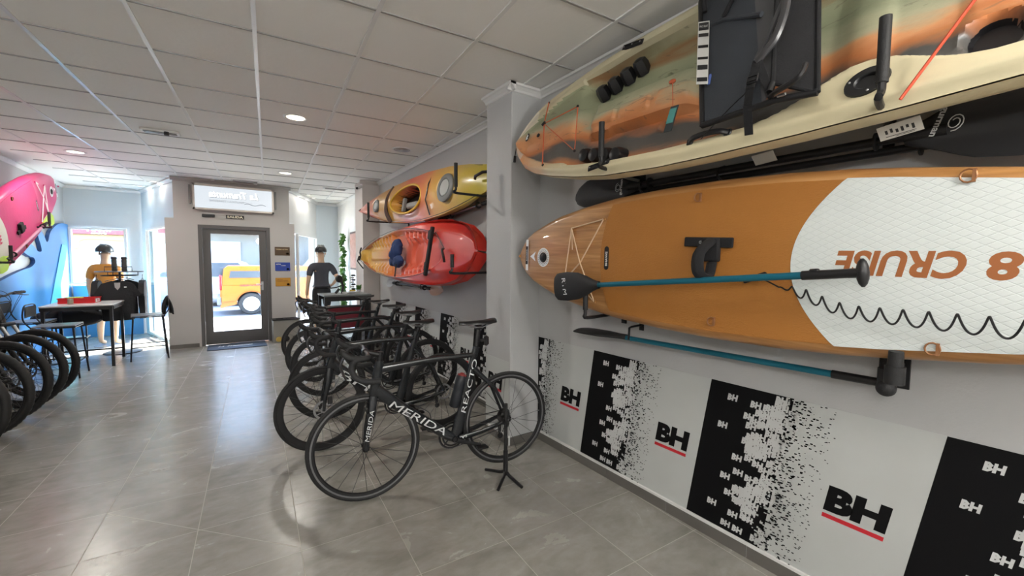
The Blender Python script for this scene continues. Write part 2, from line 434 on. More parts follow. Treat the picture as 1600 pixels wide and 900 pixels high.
def ceiling_grid():
    a = radians(3.99); ds = Vector((cos(a), -sin(a), 0)); dt = Vector((sin(a), cos(a), 0))
    lm = mat('ceiling_bar_white', (.80, .80, .79), .28, noise_amt=.1, spec=.8); tm = mat('ceiling_bar_grey', (.34, .33, .32), .5)  # cross bars coloured darker to stand for shadow along the tile edges
    mb = MB(); M = lambda s, t: ds*s + dt*t
    for k in range(-2, 6):
        s = -1.236+.5995*k
        M4 = frame(M(s, 3.4)+Vector((0, 0, CEIL-.004)), ds, dt)
        mb.box((0, 0, 0), (.024, 15.0, .008), 0, M=M4)
    for k in range(-13, 15):
        t = 3.06+.605*k
        M4 = frame(M(0, t)+Vector((0, 0, CEIL-.003)), ds, dt)
        mb.box((0, 0, 0), (5.6, .014, .006), 1, M=M4)
    struct(mb.build('trim_0', [lm, tm]))
ceiling_grid()
wall('wall_right', (WX, YB), (WX, 2.78), ZF, CEIL, -.15, WALL)
# column
cm = MB(); cm.box((1.87+.16, 2.76+.19, (ZF+CEIL)/2), (.32, .38, CEIL-ZF), bev=.004); struct(cm.build('wall_column', WALL))
wall('wall_right_far', (FWX(3.1), 3.1), (FWX(7.5), 7.5), ZF, CEIL, -.15, WALL)
PIERW = mat('warm_white_pier_paint', (.66, .61, .58), .6, noise_amt=.05)
pm = MB(); pm.box((1.954+.16, 7.45+.25, (ZF+CEIL)/2), (.32, .5, CEIL-ZF)); struct(pm.build('wall_pier', PIERW))
wall('wall_right_window_bay', (2.24, 7.9), (2.27, 10.95), ZF, CEIL, -.15, TRIMW)
wall('wall_front_right', (2.40, 10.93), (1.75, 10.90), ZF, CEIL, -.15, PALEB)
wall('wall_front_angled_right', (1.80, 10.95), (.984, 9.14), ZF, CEIL, -.12, TRIMW, [(.28, 1.62, .02, 1.985)])
wall('wall_front_angled_left', (-.705, 9.14), (-1.40, 11.22), ZF, CEIL, -.12, PALEB, [(.25, 1.62, .02, 2.03)])
wall('wall_front_left', (-1.35, 11.25), (-2.6, 11.22), ZF, CEIL, -.2, PALEB, [(.29, 1.09, .97, 2.035)])
wall('wall_left', (-2.5, 11.3), (-2.5, 6.75), ZF, CEIL, -.12, WALL)
wall('wall_left_step', (-3.7, 6.75), (-2.5, 6.75), ZF, CEIL, .12, WALL)
wall('wall_left_near', (-3.7, 6.75), (-3.7, YB), ZF, CEIL, -.12, WALL)
wall('wall_back', (-3.8, YB), (2.3, YB), ZF, CEIL, -.12, WALL)
# entrance partition: upper wall and the lower panel standing before it
wall('wall_front_upper', (1.0, 9.0), (-.72, 9.0), 2.06, CEIL, -.10, GREYW)
wall('wall_front', (1.075, 8.955), (-.835, 8.955), ZF, 2.135, -.14, GREYW, [(.405, 1.475, ZF, 2.045)])
# cornices
def cornice(name, p0, p1, side=1, s=.055, m=TRIMW):
    p0 = Vector((*p0, 0)); p1 = Vector((*p1, 0)); d = (p1-p0).normalized(); n = Vector((-d.y, d.x, 0))*side
    M = frame(p0+Vector((0, 0, CEIL-.006)), n, UP, n.cross(UP)); L = (p1-p0).length*(1 if n.cross(UP).dot(d) > 0 else -1)
    mb = MB(); pr = [(0, 0), (s, 0), (s, -.018), (s*.75, -.022), (s*.35, -s*.7), (.012, -s*.95), (0, -s)]
    mb.prism(pr, 0, L, M); struct(mb.build(name, m))
cornice('trim_1', (WX, YB), (WX, 2.76)); cornice('trim_2', (WX, 2.76), (1.82, 2.76)); cornice('trim_3', (1.87, 2.705), (1.87, 3.14))
cornice('trim_4', (FWX(3.1), 3.1), (FWX(7.45), 7.45)); cornice('trim_5', (2.25, 7.45), (1.91, 7.45), m=PIERW); cornice('trim_6', (2.245, 7.95), (2.27, 10.9))
cornice('trim_7', (-2.5, 11.2), (-2.5, 6.75)); cornice('trim_8', (1.03, 9.0), (-.75, 9.0), m=GREYW); cornice('trim_9', (-.705, 9.1), (-1.38, 11.2))
cornice('trim_10', (1.79, 10.9), (.984, 9.1)); cornice('trim_11', (-1.4, 11.25), (-2.5, 11.22)); cornice('trim_12', (2.3, 10.92), (1.8, 10.9))
# skirting of stone tile with a white lip
def skirting(name, p0, p1, h=.066, lip=True):
    p0 = Vector((*p0, 0)); p1 = Vector((*p1, 0)); d = (p1-p0).normalized(); n = Vector((-d.y, d.x, 0)); L = (p1-p0).length
    mb = MB(); M = frame(p0, d, UP, d.cross(UP))
    x = 0
    while x < L-1e-3:
        w = min(.4735, L-x); mb.box((x+w/2, ZF+h/2, -.006), (w-.003, h, .012), 0, M=M); x += .4735
    mb.box((L/2, ZF+h/2, -.0045), (L, h-.002, .009), 2, M=M)
    if lip: mb.box((L/2, ZF+h+.007, -.007), (L, .014, .014), 1, M=M)
    struct(mb.build(name, [SKIRT, TRIMW, LGREY]))
skirting('baseboard_right', (WX, YB), (WX, 2.76)); skirting('baseboard_column', (WX, 2.76), (1.87, 2.76), lip=False); skirting('baseboard_column_side', (1.87, 2.76), (1.87, 3.14))
skirting('baseboard_right_far', (FWX(3.14), 3.14), (FWX(7.45), 7.45)); skirting('baseboard_pier', (2.24, 7.45), (1.954, 7.45), lip=False)
skirting('baseboard_front_left', (-.43, 8.955), (-.835, 8.955), lip=False); skirting('baseboard_front_right', (1.075, 8.955), (.69, 8.955), lip=False)
skirting('baseboard_left', (-2.5, 11.2), (-2.5, 6.75), lip=False)
# glazed windows
def window(name, p0, p1, z0, z1, fw=.035, inset=.05, m=TRIMW):
    p0 = Vector((*p0, 0)); p1 = Vector((*p1, 0)); d = (p1-p0).normalized(); L = (p1-p0).length; M = frame(p0, d, UP, d.cross(UP))
    mb = MB()
    for c, s in (((L/2, z0+fw/2), (L, fw)), ((L/2, z1-fw/2), (L, fw)), ((fw/2, (z0+z1)/2), (fw, z1-z0-2*fw)), ((L-fw/2, (z0+z1)/2), (fw, z1-z0-2*fw))):
        mb.box((c[0], c[1], -inset), (s[0], s[1], .05), M=M)
    o = struct(mb.build(name, m)); g = MB(); g.box((L/2, (z0+z1)/2, -inset), (L-2*fw, z1-z0-2*fw, .006), M=M); g.build('window_pane', GLASS, o)
window('window_1', (-1.64, 11.24), (-2.44, 11.22), .97, 2.035)
def seg(p0, p1, a, b):
    p0 = Vector(p0); p1 = Vector(p1); d = (p1-p0).normalized(); return tuple(p0+d*a), tuple(p0+d*b)
a_, b_ = seg((-.705, 9.14), (-1.40, 11.22), .25, 1.62); window('window_2', a_, b_, .02, 2.03, .03)
a_, b_ = seg((1.80, 10.95), (.984, 9.14), .28, 1.62); window('window_3', a_, b_, .02, 1.985, .03)
# pale green-grey blind strip hung at the edge of the left display window
bl = MB(); q0, q1 = seg((-.705, 9.14), (-1.40, 11.22), 1.34, 1.55); bl.add([(q0[0]-.03, q0[1], .35), (q1[0]-.03, q1[1], .35), (q1[0]-.03, q1[1], 1.97), (q0[0]-.03, q0[1], 1.97), (q0[0]-.036, q0[1], .35), (q1[0]-.036, q1[1], .35), (q1[0]-.036, q1[1], 1.97), (q0[0]-.036, q0[1], 1.97)], [(0, 1, 2, 3), (4, 7, 6, 5), (0, 4, 5, 1), (3, 2, 6, 7), (1, 5, 6, 2), (0, 3, 7, 4)], 0, False)
tag(bl.build('window_blind', mat('blind_grey_green', (.36, .44, .42), .6)), 'narrow grey-green blind strip hanging in the window left of the door', 'blind')
# entrance door
DG = mat('anthracite_door_metal', (.105, .10, .098), .42, .3, noise_amt=.1)
dr = MB()
for c, s in (((-.375, (ZF+2.045)/2), (.06, 2.045-ZF)), ((.64, (ZF+2.045)/2), (.06, 2.045-ZF)), ((.1325, 2.018), (.955, .054))):
    dr.box((c[0], 9.02, c[1]), (s[0], .12, s[1]))
door = struct(dr.build('door_1', DG))
lf = MB(); zb, zt = ZF+.012, 1.988
for c, s in (((-.285, (zb+zt)/2), (.115, zt-zb)), ((.552, (zb+zt)/2), (.11, zt-zb)), ((.135, (zb+.17)/2), (.725, .17-zb)), ((.135, (zt+1.9)/2), (.725, zt-1.9))):
    lf.box((c[0], 9.03, c[1]), (s[0], .05, s[1]))
leaf = lf.build('door_leaf', DG, door)
gp = MB(); gp.box((.135, 9.03, 1.035), (.725, .008, 1.73)); gp.build('door_glass', GLASS, leaf)
hb = MB(); hb.tube([(.53, 9.0, 1.0), (.53, 8.955, 1.0), (.43, 8.955, 1.0)], .009, 8); hb.box((.53, 9.0, .97), (.035, .012, .16)); hb.build('door_handle', STEEL, leaf)

# ------------------------------------------------------------------ ceiling fittings
EMW = mat('downlight_diffuser', (.9, .9, .85), .5, emit=(1, .93, .74), estr=2.2)
def downlight(x, y, label, r=.085, power=13, grp='round downlights in the tiled ceiling'):
    t = thing('downlight', label, 'ceiling light', (x, y, CEIL), 0, grp)
    m = MB(); m.lathe([(r+.022, 0), (r+.024, -.006), (r+.012, -.012), (r, -.010), (r-.008, -.002)], seg=32, cap=False); m.build('rim', TRIMW, t)
    d = MB(); d.lathe([(1e-5, -.006), (r-.004, -.006), (r-.002, -.003)], seg=32); d.build('diffuser', EMW, t)
    if power:
        l = lamp('downlight_lamp', 'AREA', (0, 0, -.018), power, (1, .95, .86), size=r*1.7); l.parent = t
    return t
downlight(.588, 4.606, 'large lit round downlight nearest the camera, above the bicycle row')
downlight(-1.585, 7.74, 'lit round downlight above the left-hand bar table')
downlight(.801, 7.557, 'lit round downlight in front of the light box sign', power=9)
for i, (x, y, lb) in enumerate([(-1.036, 9.759, 'small spotlight in the ceiling corner left of the door, nearer one'), (-1.321, 10.506, 'small spotlight in the ceiling corner left of the door, farther one'),
                                (1.446, 9.70, 'small spotlight in the ceiling right of the door, nearer one'), (1.609, 10.119, 'small spotlight in the ceiling right of the door, farther one')]):
    t = downlight(x, y, lb, .04, 1.1, 'small spotlights over the display windows')
t = thing('air_vent', 'round silver slotted vent in the ceiling near the yellow and red kayak', 'vent', (1.826, 5.115, CEIL))
m = MB()
for r in (.03, .05, .07, .09): m.lathe([(r, -.002), (r+.004, -.014), (r+.012, -.010), (r+.010, -.002)], seg=32, closed=True)
m.build('slotted_rings', mat('vent_silver', (.5, .5, .5), .35, .6), t); m = MB(); m.lathe([(.095, 0), (.118, -.002), (.115, -.012), (.10, -.010)], seg=32, cap=False); m.build('rim', TRIMW, t)
t = thing('emergency_light', 'flat rectangular emergency light with small black sensor under the ceiling', 'emergency light', (-.555, 5.95, CEIL), radians(-4))
m = MB(); m.box((0, 0, -.012), (.33, .15, .024), bev=.006); m.build('housing', TRIMW, t); m = MB(); m.box((0, -.02, -.027), (.28, .07, .006)); m.build('dark_lens', mat('vent_dark', (.10, .10, .095), .4), t)
m = MB(); m.cyl((.06, -.07, -.02), (.06, -.07, -.055), .022, 14); m.build('sensor', MATTE, t)
for nm, x, y, lb in (('ceiling_vent', .30, 8.72, 'white slotted vent in the ceiling just above the light box sign'), ('ceiling_vent', 1.75, 8.6, 'faint white slotted vent in the ceiling far right beyond the pier')):
    t = thing(nm, lb, 'vent', (x, y, CEIL)); m = MB(); m.box((0, 0, -.006), (.42, .14, .012)); m.build('frame', TRIMW, t)
    m = MB()
    for k in range(4): m.box((0, -.045+.03*k, -.015), (.36, .012, .008))
    m.build('slats', mat('vent_slat_grey', (.35, .35, .34), .5), t)
t = thing('security_camera', 'small white security camera on the pier under the ceiling', 'camera', (1.90, 7.43, 2.70))
m = MB(); m.cyl((.05, 0, .03), (0, -.02, .02), .012, 10); m.cyl((.03, .02, .02), (-.05, -.06, -.03), .028, 16); m.build('housing', TRIMW, t)
m = MB(); m.cyl((-.05, -.06, -.03), (-.06, -.07, -.036), .020, 16); m.build('lens', BLACK, t)
# added glowing globes behind the lens, put in to brighten the ceiling
PAN = mat('opal_globe_glass', (.9, .9, .9), .5, emit=(1, .975, .93), estr=38.0)
for i, (x, y) in enumerate(((1.2, -1.0), (-1.3, -.7), (1.2, -2.9), (-1.3, -2.9))):
    t = thing('pendant_lamp', ['opal globe pendant over the near right, behind the camera', 'opal globe pendant over the near left, behind the camera', 'opal globe pendant over the back right of the shop', 'opal globe pendant over the back left of the shop'][i], 'pendant lamp', (x, y, CEIL), 0, 'opal globe pendants')
    m = MB(); m.lathe([(.05, 0), (.05, -.02), (.0001, -.025)], None, 20); m.tube([(0, 0, -.02), (0, 0, -.42)], .004, 6); m.build('cord', TRIMW, t)
    m = MB(); m.ball((0, 0, -.56), .15, 0, 28, 16); m.build('globe', PAN, t)

# ------------------------------------------------------------------ signs on the front wall
def lightbox():
    t = thing('light_box_sign', 'long white framed light box sign with mirrored script above the door', 'sign', (0, 0, 0))
    FM = mat('sign_frame_beige', (.55, .50, .45), .4, .2)
    zc = (2.735+2.30)/2; m = MB(); x0, x1, z0, z1 = -.455, .742, 2.30, 2.735; y = 8.93
    for c, s in ((((x0+x1)/2, z0+.015), (x1-x0, .03)), (((x0+x1)/2, z1-.015), (x1-x0, .03)), ((x0+.015, zc), (.03, z1-z0)), ((x1-.015, zc), (.03, z1-z0))): m.box((c[0], y, c[1]), (s[0], .05, s[1]))
    m.box(((x0+x1)/2, y+.045, zc), (x1-x0-.02, .06, z1-z0-.02)); m.build('frame', FM, t)
    m = MB(); M = frame(((x0+x1)/2, y-.004, zc), (1, 0, 0), UP); m.rect(M, -.57, -.185, .57, .185)
    m.build('lit_panel', mat('lightbox_face', (.1, .11, .12), .4, emit=(.86, .93, 1.0), estr=.40), t)
    m = MB(); m.text('La Tramunta', M, -.02, .065, .72, .12, .002, 0, .03, mirror=True, shear=-.25); m.text('La Tramunta', M, -.012, .056, .72, .12, .0012, 1, .02, mirror=True, shear=-.25)  # grey offset copy paints a shadow behind the white script
    m.text('NAUTICA I TERRESTRE', M, -.12, -.055, .50, .032, .002, 1, 0, mirror=True)
    m.tube([M @ Vector((.14+.03*k, -.085+.014*sin(k*.9), .003)) for k in range(12)], .004, 5, 2)
    m.tube([M @ Vector((.10+.02*k, -.055+.006*sin(k*.9), .003)) for k in range(9)], .002, 5, 1)
    m.build('mirrored_lettering', [mat('sign_white', (.9, .9, .9), .4, emit=(1, 1, 1), estr=.65), mat('sign_grey_letter', (.32, .36, .42), .5), mat('sign_dark_wave', (.12, .15, .2), .5)], t)
    for x in (x0-.04, x1+.03): m = MB(); m.box((x, 8.965, zc+.03), (.03, .03, .32)); m.build('side_bar', mat('sign_bar_grey', (.2, .2, .19), .5), t)
    for x in (-.17, .46):
        l = lamp('sign_warm_lamp', 'AREA', (x, 8.90, 2.815), 2.4, (1, .62, .22), direction=(0, .25, -1), size=.05); l.parent = t
        m = MB(); m.lathe([(.03, 0), (.03, -.02), (.02, -.022)], Matrix.Translation((x, 8.90, CEIL-.002)), 16); m.build('warm_spot', TRIMW, t)
lightbox()
m = MB(); m.box((.14, 8.99, 2.205), (.27, .018, .062)); M = frame((.14, 8.980, 2.205), (1, 0, 0), UP); m.text('SALIDA', M, 0, 0, .235, .04, .0008, 1, .03)
tag(m.build('exit_sign', [BLACK, mat('sign_cream', (.85, .8, .62), .5)]), 'small black SALIDA exit sign above the door', 'sign')
m = MB(); m.box((-.245, 8.985, 2.205), (.18, .03, .05), bev=.005); tag(m.build('door_sensor', BLACK), 'black rectangular sensor box above the door, left of the SALIDA sign', 'sensor')
def plaque(z, base, bodies, lab, dk):
    t = MB(); t.box((.865, 8.950, z), (.25, .008, .16), bev=.002); M = frame((.865, 8.9455, z), (1, 0, 0), UP)
    for (b, cx, cy, w, h, mi) in bodies: t.text(b, M, cx, cy, w, h, .0006, mi, .02)
    for k in range(16): pass
    t.lathe([(.012, 0), (.022, 0)], M @ Matrix.Translation((.085, -.045, .0007)), 20, 1); t.lathe([(.001, 0), (.007, 0)], M @ Matrix.Translation((.085, -.045, .0007)), 12, 1)
    tag(t.build('wall_plaque', [base, dk, dk]), lab, 'plaque', 'plaques right of the entrance door')
plaque(1.615, mat('plaque_brown', (.10, .055, .02), .4, noise_amt=.4, nscale=12), [('TURISMO ACTIVO', -.01, .035, .2, .02, 1)], 'dark brown plaque, topmost of three right of the door', mat('plaque_gold_print', (.72, .55, .3), .5))
plaque(1.325, mat('plaque_blue', (.01, .045, .32), .35), [('ACTIVA', -.07, .045, .08, .022, 1), ('TURISME', .01, .02, .08, .012, 1)], 'blue plaque with white print, middle of three right of the door', WHITE)
plaque(1.035, mat('plaque_ochre', (.50, .24, .02), .4), [('EMPRESA', -.05, .05, .1, .01, 1), ('TURISMO RURAL', -.01, .02, .2, .018, 1)], 'ochre yellow plaque, lowest of three right of the door', mat('plaque_dark_print', (.16, .06, .01), .5))
m = MB(); M = frame((.115, 8.72, ZF), (1, 0, 0), (0, 1, 0)); m.box((.0, 0, .006), (.86, .56, .012), 0, M=M, bev=.004); m.text('La Tramunta', M, -.02, 0, .5, .12, .0128, 1, .0, shear=.3)
tag(m.build('door_mat', [mat('mat_blue_grey', (.035, .05, .08), .9, bump=.4, bscale=300), LGREY]), 'dark blue-grey doormat with white script at the entrance door', 'doormat')
def crate():
    t = thing('display_box', 'low grey acrylic display box with black wheels inside, right of the door', 'box', (.87, 8.80, ZF), radians(3))
    m = MB(); th = .012
    for c, s in (((0, .11, .2), (.42, th, .40)), ((-.204, 0, .2), (th, .22, .40)), ((.204, 0, .2), (th, .22, .40)), ((0, 0, .01), (.42, .22, .02)), ((0, -.11, .2), (.42, th, .40))): m.box(c, s)
    m.build('panels', mat('box_grey', (.30, .29, .26), .35, noise_amt=.2), t)
    m = MB(); m.box((0, 0, .415), (.45, .25, .02)); m.box((-.1, -.02, .432), (.12, .06, .012)); m.box((.08, 0, .43), (.14, .05, .01)); m.build('lid', MATTE, t)
    for x in (-.13, .0, .14):
        m = MB(); m.lathe([(.012, -.014), (.04, -.014), (.048, -.005), (.048, .005), (.04, .014), (.012, .014)], Matrix.Translation((x, -.125, .06)) @ Matrix.Rotation(pi/2, 4, 'X'), 20)
        m.build('wheel', mat('gold_knob', (.5, .35, .08), .4) if x < -.1 else BLACK, t)
crate()

# ------------------------------------------------------------------ street beyond the glass
ASPH = mat('asphalt', (.16, .16, .17), .85, noise_amt=.3, nscale=30, bump=.2, bscale=200)
PAVE = mat('pale_pavement', (.46, .45, .43), .8, noise_amt=.15, nscale=10)
m = MB(); m.box((0, 12.4, ZF-.06), (26, 2.2, .10)); struct(m.build('ground_pavement', PAVE))
m = MB(); m.box((0, 17.0, ZF-.13), (40, 7.2, .10)); struct(m.build('ground_road', ASPH))
m = MB(); m.box((0, 22.0, ZF-.07), (40, 3.4, .12)); struct(m.build('ground_far_pavement', PAVE))
BY = 21.0
def building(x0, x1, h, m_wall, label, wins, name='building', extras=None):
    t = thing(name, label, 'building', ((x0+x1)/2, BY, ZF-.06))
    w = x1-x0; mb = MB(); mb.box((0, 3, h/2), (w, 6, h)); mb.box((0, -.08, h-.1), (w-.01, .3, .2)); mb.build('wall', m_wall, t)
    for (cx, cz, ww, hh) in wins:
        f = MB(); fx = cx-(x0+x1)/2
        for a, b, c, d in ((fx, cz+hh/2, ww+.16, .08), (fx, cz-hh/2, ww+.16, .08)): f.box((a, -.03, b), (c, .08, d))
        for sx in (-1, 1): f.box((fx+sx*(ww/2+.04), -.03, cz), (.08, .08, hh-.08))
        f.box((fx, -.03, cz), (.05, .05, hh-.08)); fo = f.build('window', mat('window_stone_grey', (.30, .31, .36), .6), t)
        g = MB(); g.box((fx, -.01, cz), (ww, .03, hh-.06)); g.build('pane', mat('window_dark_glass', (.28, .30, .34), .1), fo)
    if extras: extras(t, (x0+x1)/2)
    return t
def ex1(t, cx):
    m = MB(); m.box((0, -.08, 2.62), (5.0, .14, .30)); b = m.build('fascia', mat('fascia_red', (.22, .03, .035), .5), t)
    m = MB(); M = frame((-3.78-cx, -.155, 2.66), (1, 0, 0), UP); m.text('room', M, 0, 0, .62, .2, 0, 0, .03); m.text('store', M, 0, -.16, .4, .06, 0, 0, 0); m.build('fascia_lettering', WHITE, t)
    m = MB(); m.tube(arc([(-5.2-cx, -.03, 2.3), (-4.6-cx, -.03, 2.32), (-4.55-cx, -.03, 2.0), (-4.35-cx, -.03, 1.98), (-4.2-cx, -.03, 2.28), (-3-cx, -.03, 2.26), (-1.8-cx, -.03, 2.25)]), .012, 6); m.build('cable', mat('cable_ochre', (.3, .24, .1), .6), t)
building(-6.2, -1.12, 6.5, mat('peach_render', (.33, .235, .12), .8, noise_amt=.15, nscale=1.5), 'peach rendered building with a red shop fascia seen through the left window', [(-3.55, 1.35, .75, 1.5)], extras=ex1)
def ex2(t, cx):
    m = MB(); m.box((0, -.55, 3.35), (4.2, 1.1, .14)); b = m.build('balcony_slab', LGREY, t)
    m = MB()
    for k in range(34): m.box((-2.05+k*.124, -1.05, 3.85), (.02, .02, .9))
    m.box((0, -1.05, 4.3), (4.2, .04, .05)); m.build('balcony_railing', DSTEEL, t)
    m = MB(); m.box((0, -.5, 2.9), (4.1, 1.0, .10), rot=Matrix.Rotation(radians(12), 3, 'X')); m.build('awning', mat('awning_white', (.75, .75, .76), .7), t)
building(-1.1, 3.2, 6.2, mat('grey_stone_render', (.17, .16, .15), .8, noise_amt=.3, nscale=3), 'grey building with a railed balcony and white awning behind the parked cars', [(-.1, 1.5, 1.0, 1.6), (1.8, 1.5, 1.0, 1.6), (.6, 4.1, .9, 1.2)], extras=ex2)
building(3.2, 10, 6.8, mat('yellow_ochre_render', (.36, .24, .05), .8, noise_amt=.55, nscale=9), 'yellow ochre building seen through the right window', [(6.2, 1.3, .9, 1.5)])
building(-14, -6.2, 6.8, mat('pale_render', (.3, .29, .27), .8, noise_amt=.15), 'pale rendered building far left across the street', [(-9, 1.6, 1, 1.5)])

def car(name, label, x, y, rz, body, L=4.2, Wd=1.75, H=1.5, van=False, group=None, text=None):
    t = thing(name, label, 'van' if van else 'car', (x, y, ZF-.08), rz, group)
    if van: prof = [(-L/2, .35), (-L/2, .95), (-L/2+.06, 1.05), (-L/2+.1, H-.08), (-L/2+.2, H), (L/2-1.75, H), (L/2-.95, 1.08), (L/2-.15, .95), (L/2, .75), (L/2, .35)]
    else: prof = [(-L/2, .35), (-L/2-.02, .75), (-L/2+.12, .98), (-L/2+.55, H-.08), (-L/2+.9, H), (L/2-1.9, H), (L/2-1.15, .98), (L/2-.15, .85), (L/2, .65), (L/2, .35)]
    arch = []
    for cx in (L/2-.78, -L/2+.75):
        arch += [(cx+.36*cos(a), .32+.36*sin(a)) for a in [i*pi/10 for i in range(11)]] if cx > 0 else [(cx+.36*cos(a), .32+.36*sin(a)) for a in [i*pi/10 for i in range(11)]]
    low = [(L/2, .22)] + arch[:11] + arch[11:] + [(-L/2, .22)]
    poly = [p for p in prof]; full = poly + low
    M = frame((0, 0, 0), (1, 0, 0), UP, (0, -1, 0))
    m = MB(); m.prism(full, -Wd/2+.05, Wd/2-.05, M)
    # rounded shoulders
    m.prism([(p[0], p[1]) for p in [(-L/2+.04, .4), (-L/2+.05, .86), (L/2-.2, .82), (L/2-.05, .62), (L/2-.04, .42), (L/2-.40, .42)] + [(L/2-.78+.40*cos(a), .32+.40*sin(a)) for a in [.3+i*(pi-.6)/8 for i in range(9)]] + [(-L/2+.75+.40*cos(a), .32+.40*sin(a)) for a in [.3+i*(pi-.6)/8 for i in range(9)]]], -Wd/2, Wd/2, M)
    m.build('body', body, t)
    g = MB()
    if van: gp = [(-L/2+.22, 1.08), (-L/2+.26, H-.14), (L/2-1.8, H-.14), (L/2-1.15, 1.08)]
    else: gp = [(-L/2+.38, 1.02), (-L/2+.78, H-.1), (L/2-1.95, H-.1), (L/2-1.38, 1.02)]
    g.prism(gp, -Wd/2+.035, Wd/2-.035, M); g.box((-L/2+(.07 if van else .30), 0, 1.22 if van else 1.18), (.12, Wd-.4, .30)); g.box((L/2-(1.28 if van else 1.45), 0, 1.2), (.3, Wd-.35, .26), rot=Matrix.Rotation(radians(35), 3, 'Y'))
    g.build('window_glass', mat('car_glass', (.06, .07, .08), .08), t)
    for bx_, bz_ in ((-L/2-.02, .42), (L/2+.01, .40)): b = MB(); b.box((bx_, 0, bz_), (.12, Wd-.06, .25), bev=.03); b.build('bumper', mat('bumper_grey', (.12, .125, .13), .5) if van else body, t)
    for sy in (-1, 1):
        l = MB(); l.box((-L/2+.02, sy*(Wd/2-.08), .95 if van else .80), (.07, .14, .42 if van else .16), bev=.02); l.build('tail_light', mat('tail_light_red', (.45, .01, .02), .25), t)
        l = MB(); l.box((L/2-.06, sy*(Wd/2-.18), .72), (.12, .24, .14), bev=.02); l.build('headlight', STEEL, t)
        for cx in (L/2-.78, -L/2+.75):
            w = MB(); Mw = Matrix.Translation((cx, sy*(Wd/2-.10), .32)) @ Matrix.Rotation(pi/2*(-sy), 4, 'X')
            w.lathe([(.20, -.09), (.30, -.09), (.32, -.06), (.32, .06), (.30, .09), (.21, .09)], Mw, 28, cap=False); wo = w.build('wheel', RUB, t)
            r = MB(); r.lathe([(.21, .02), (.21, .085), (.195, .08), (.19, .05), (.001, .06)], Mw, 24)
            for k in range(5):
                a = 2*pi*k/5; r.box((.12*cos(a), .12*sin(a), .068), (.15, .05, .02), rot=Matrix.Rotation(a, 3, 'Z'), M=Mw)
            r.build('hubcap', mat('alloy_silver', (.62, .63, .65), .35, .6), wo)
    if text:
        s = MB(); Mt = frame((-.55, -Wd/2-.004, .86), (1, 0, 0), UP); s.text(text, Mt, -.75, 0, .55, .05, 0, 0, .02); s.build('side_lettering', RED, t)
    return t
car('delivery_van', 'low orange van parked outside the entrance door', 1.86, 15.2, 0, mat('van_orange', (.34, .095, .006), .35, coat=.3), 4.1, 1.7, 1.42, True, text='SERVEIS')
WC = mat('car_white', (.45, .46, .48), .3, coat=.3)
car('parked_car', 'white car across the street beyond the orange van', -1.1, 18.3, pi, mat('car_silver_white', (.38, .40, .42), .3, coat=.3), 4.4, 1.8, 1.6, group='cars parked in the street')
car('parked_van', 'white high van on the far side of the street behind the orange van', 3.9, 19.1, pi, WC, 4.8, 1.85, 2.1, True)
car('parked_car', 'blue car seen low through the left display window', -4.9, 15.5, 0, mat('car_blue', (.03, .12, .34), .3, coat=.3), 4.0, 1.7, 1.4, group='cars parked in the street')
car('parked_car', 'white car seen through the window beside the right mannequin', 6.6, 15.4, 0, WC, 4.3, 1.75, 1.5, group='cars parked in the street')

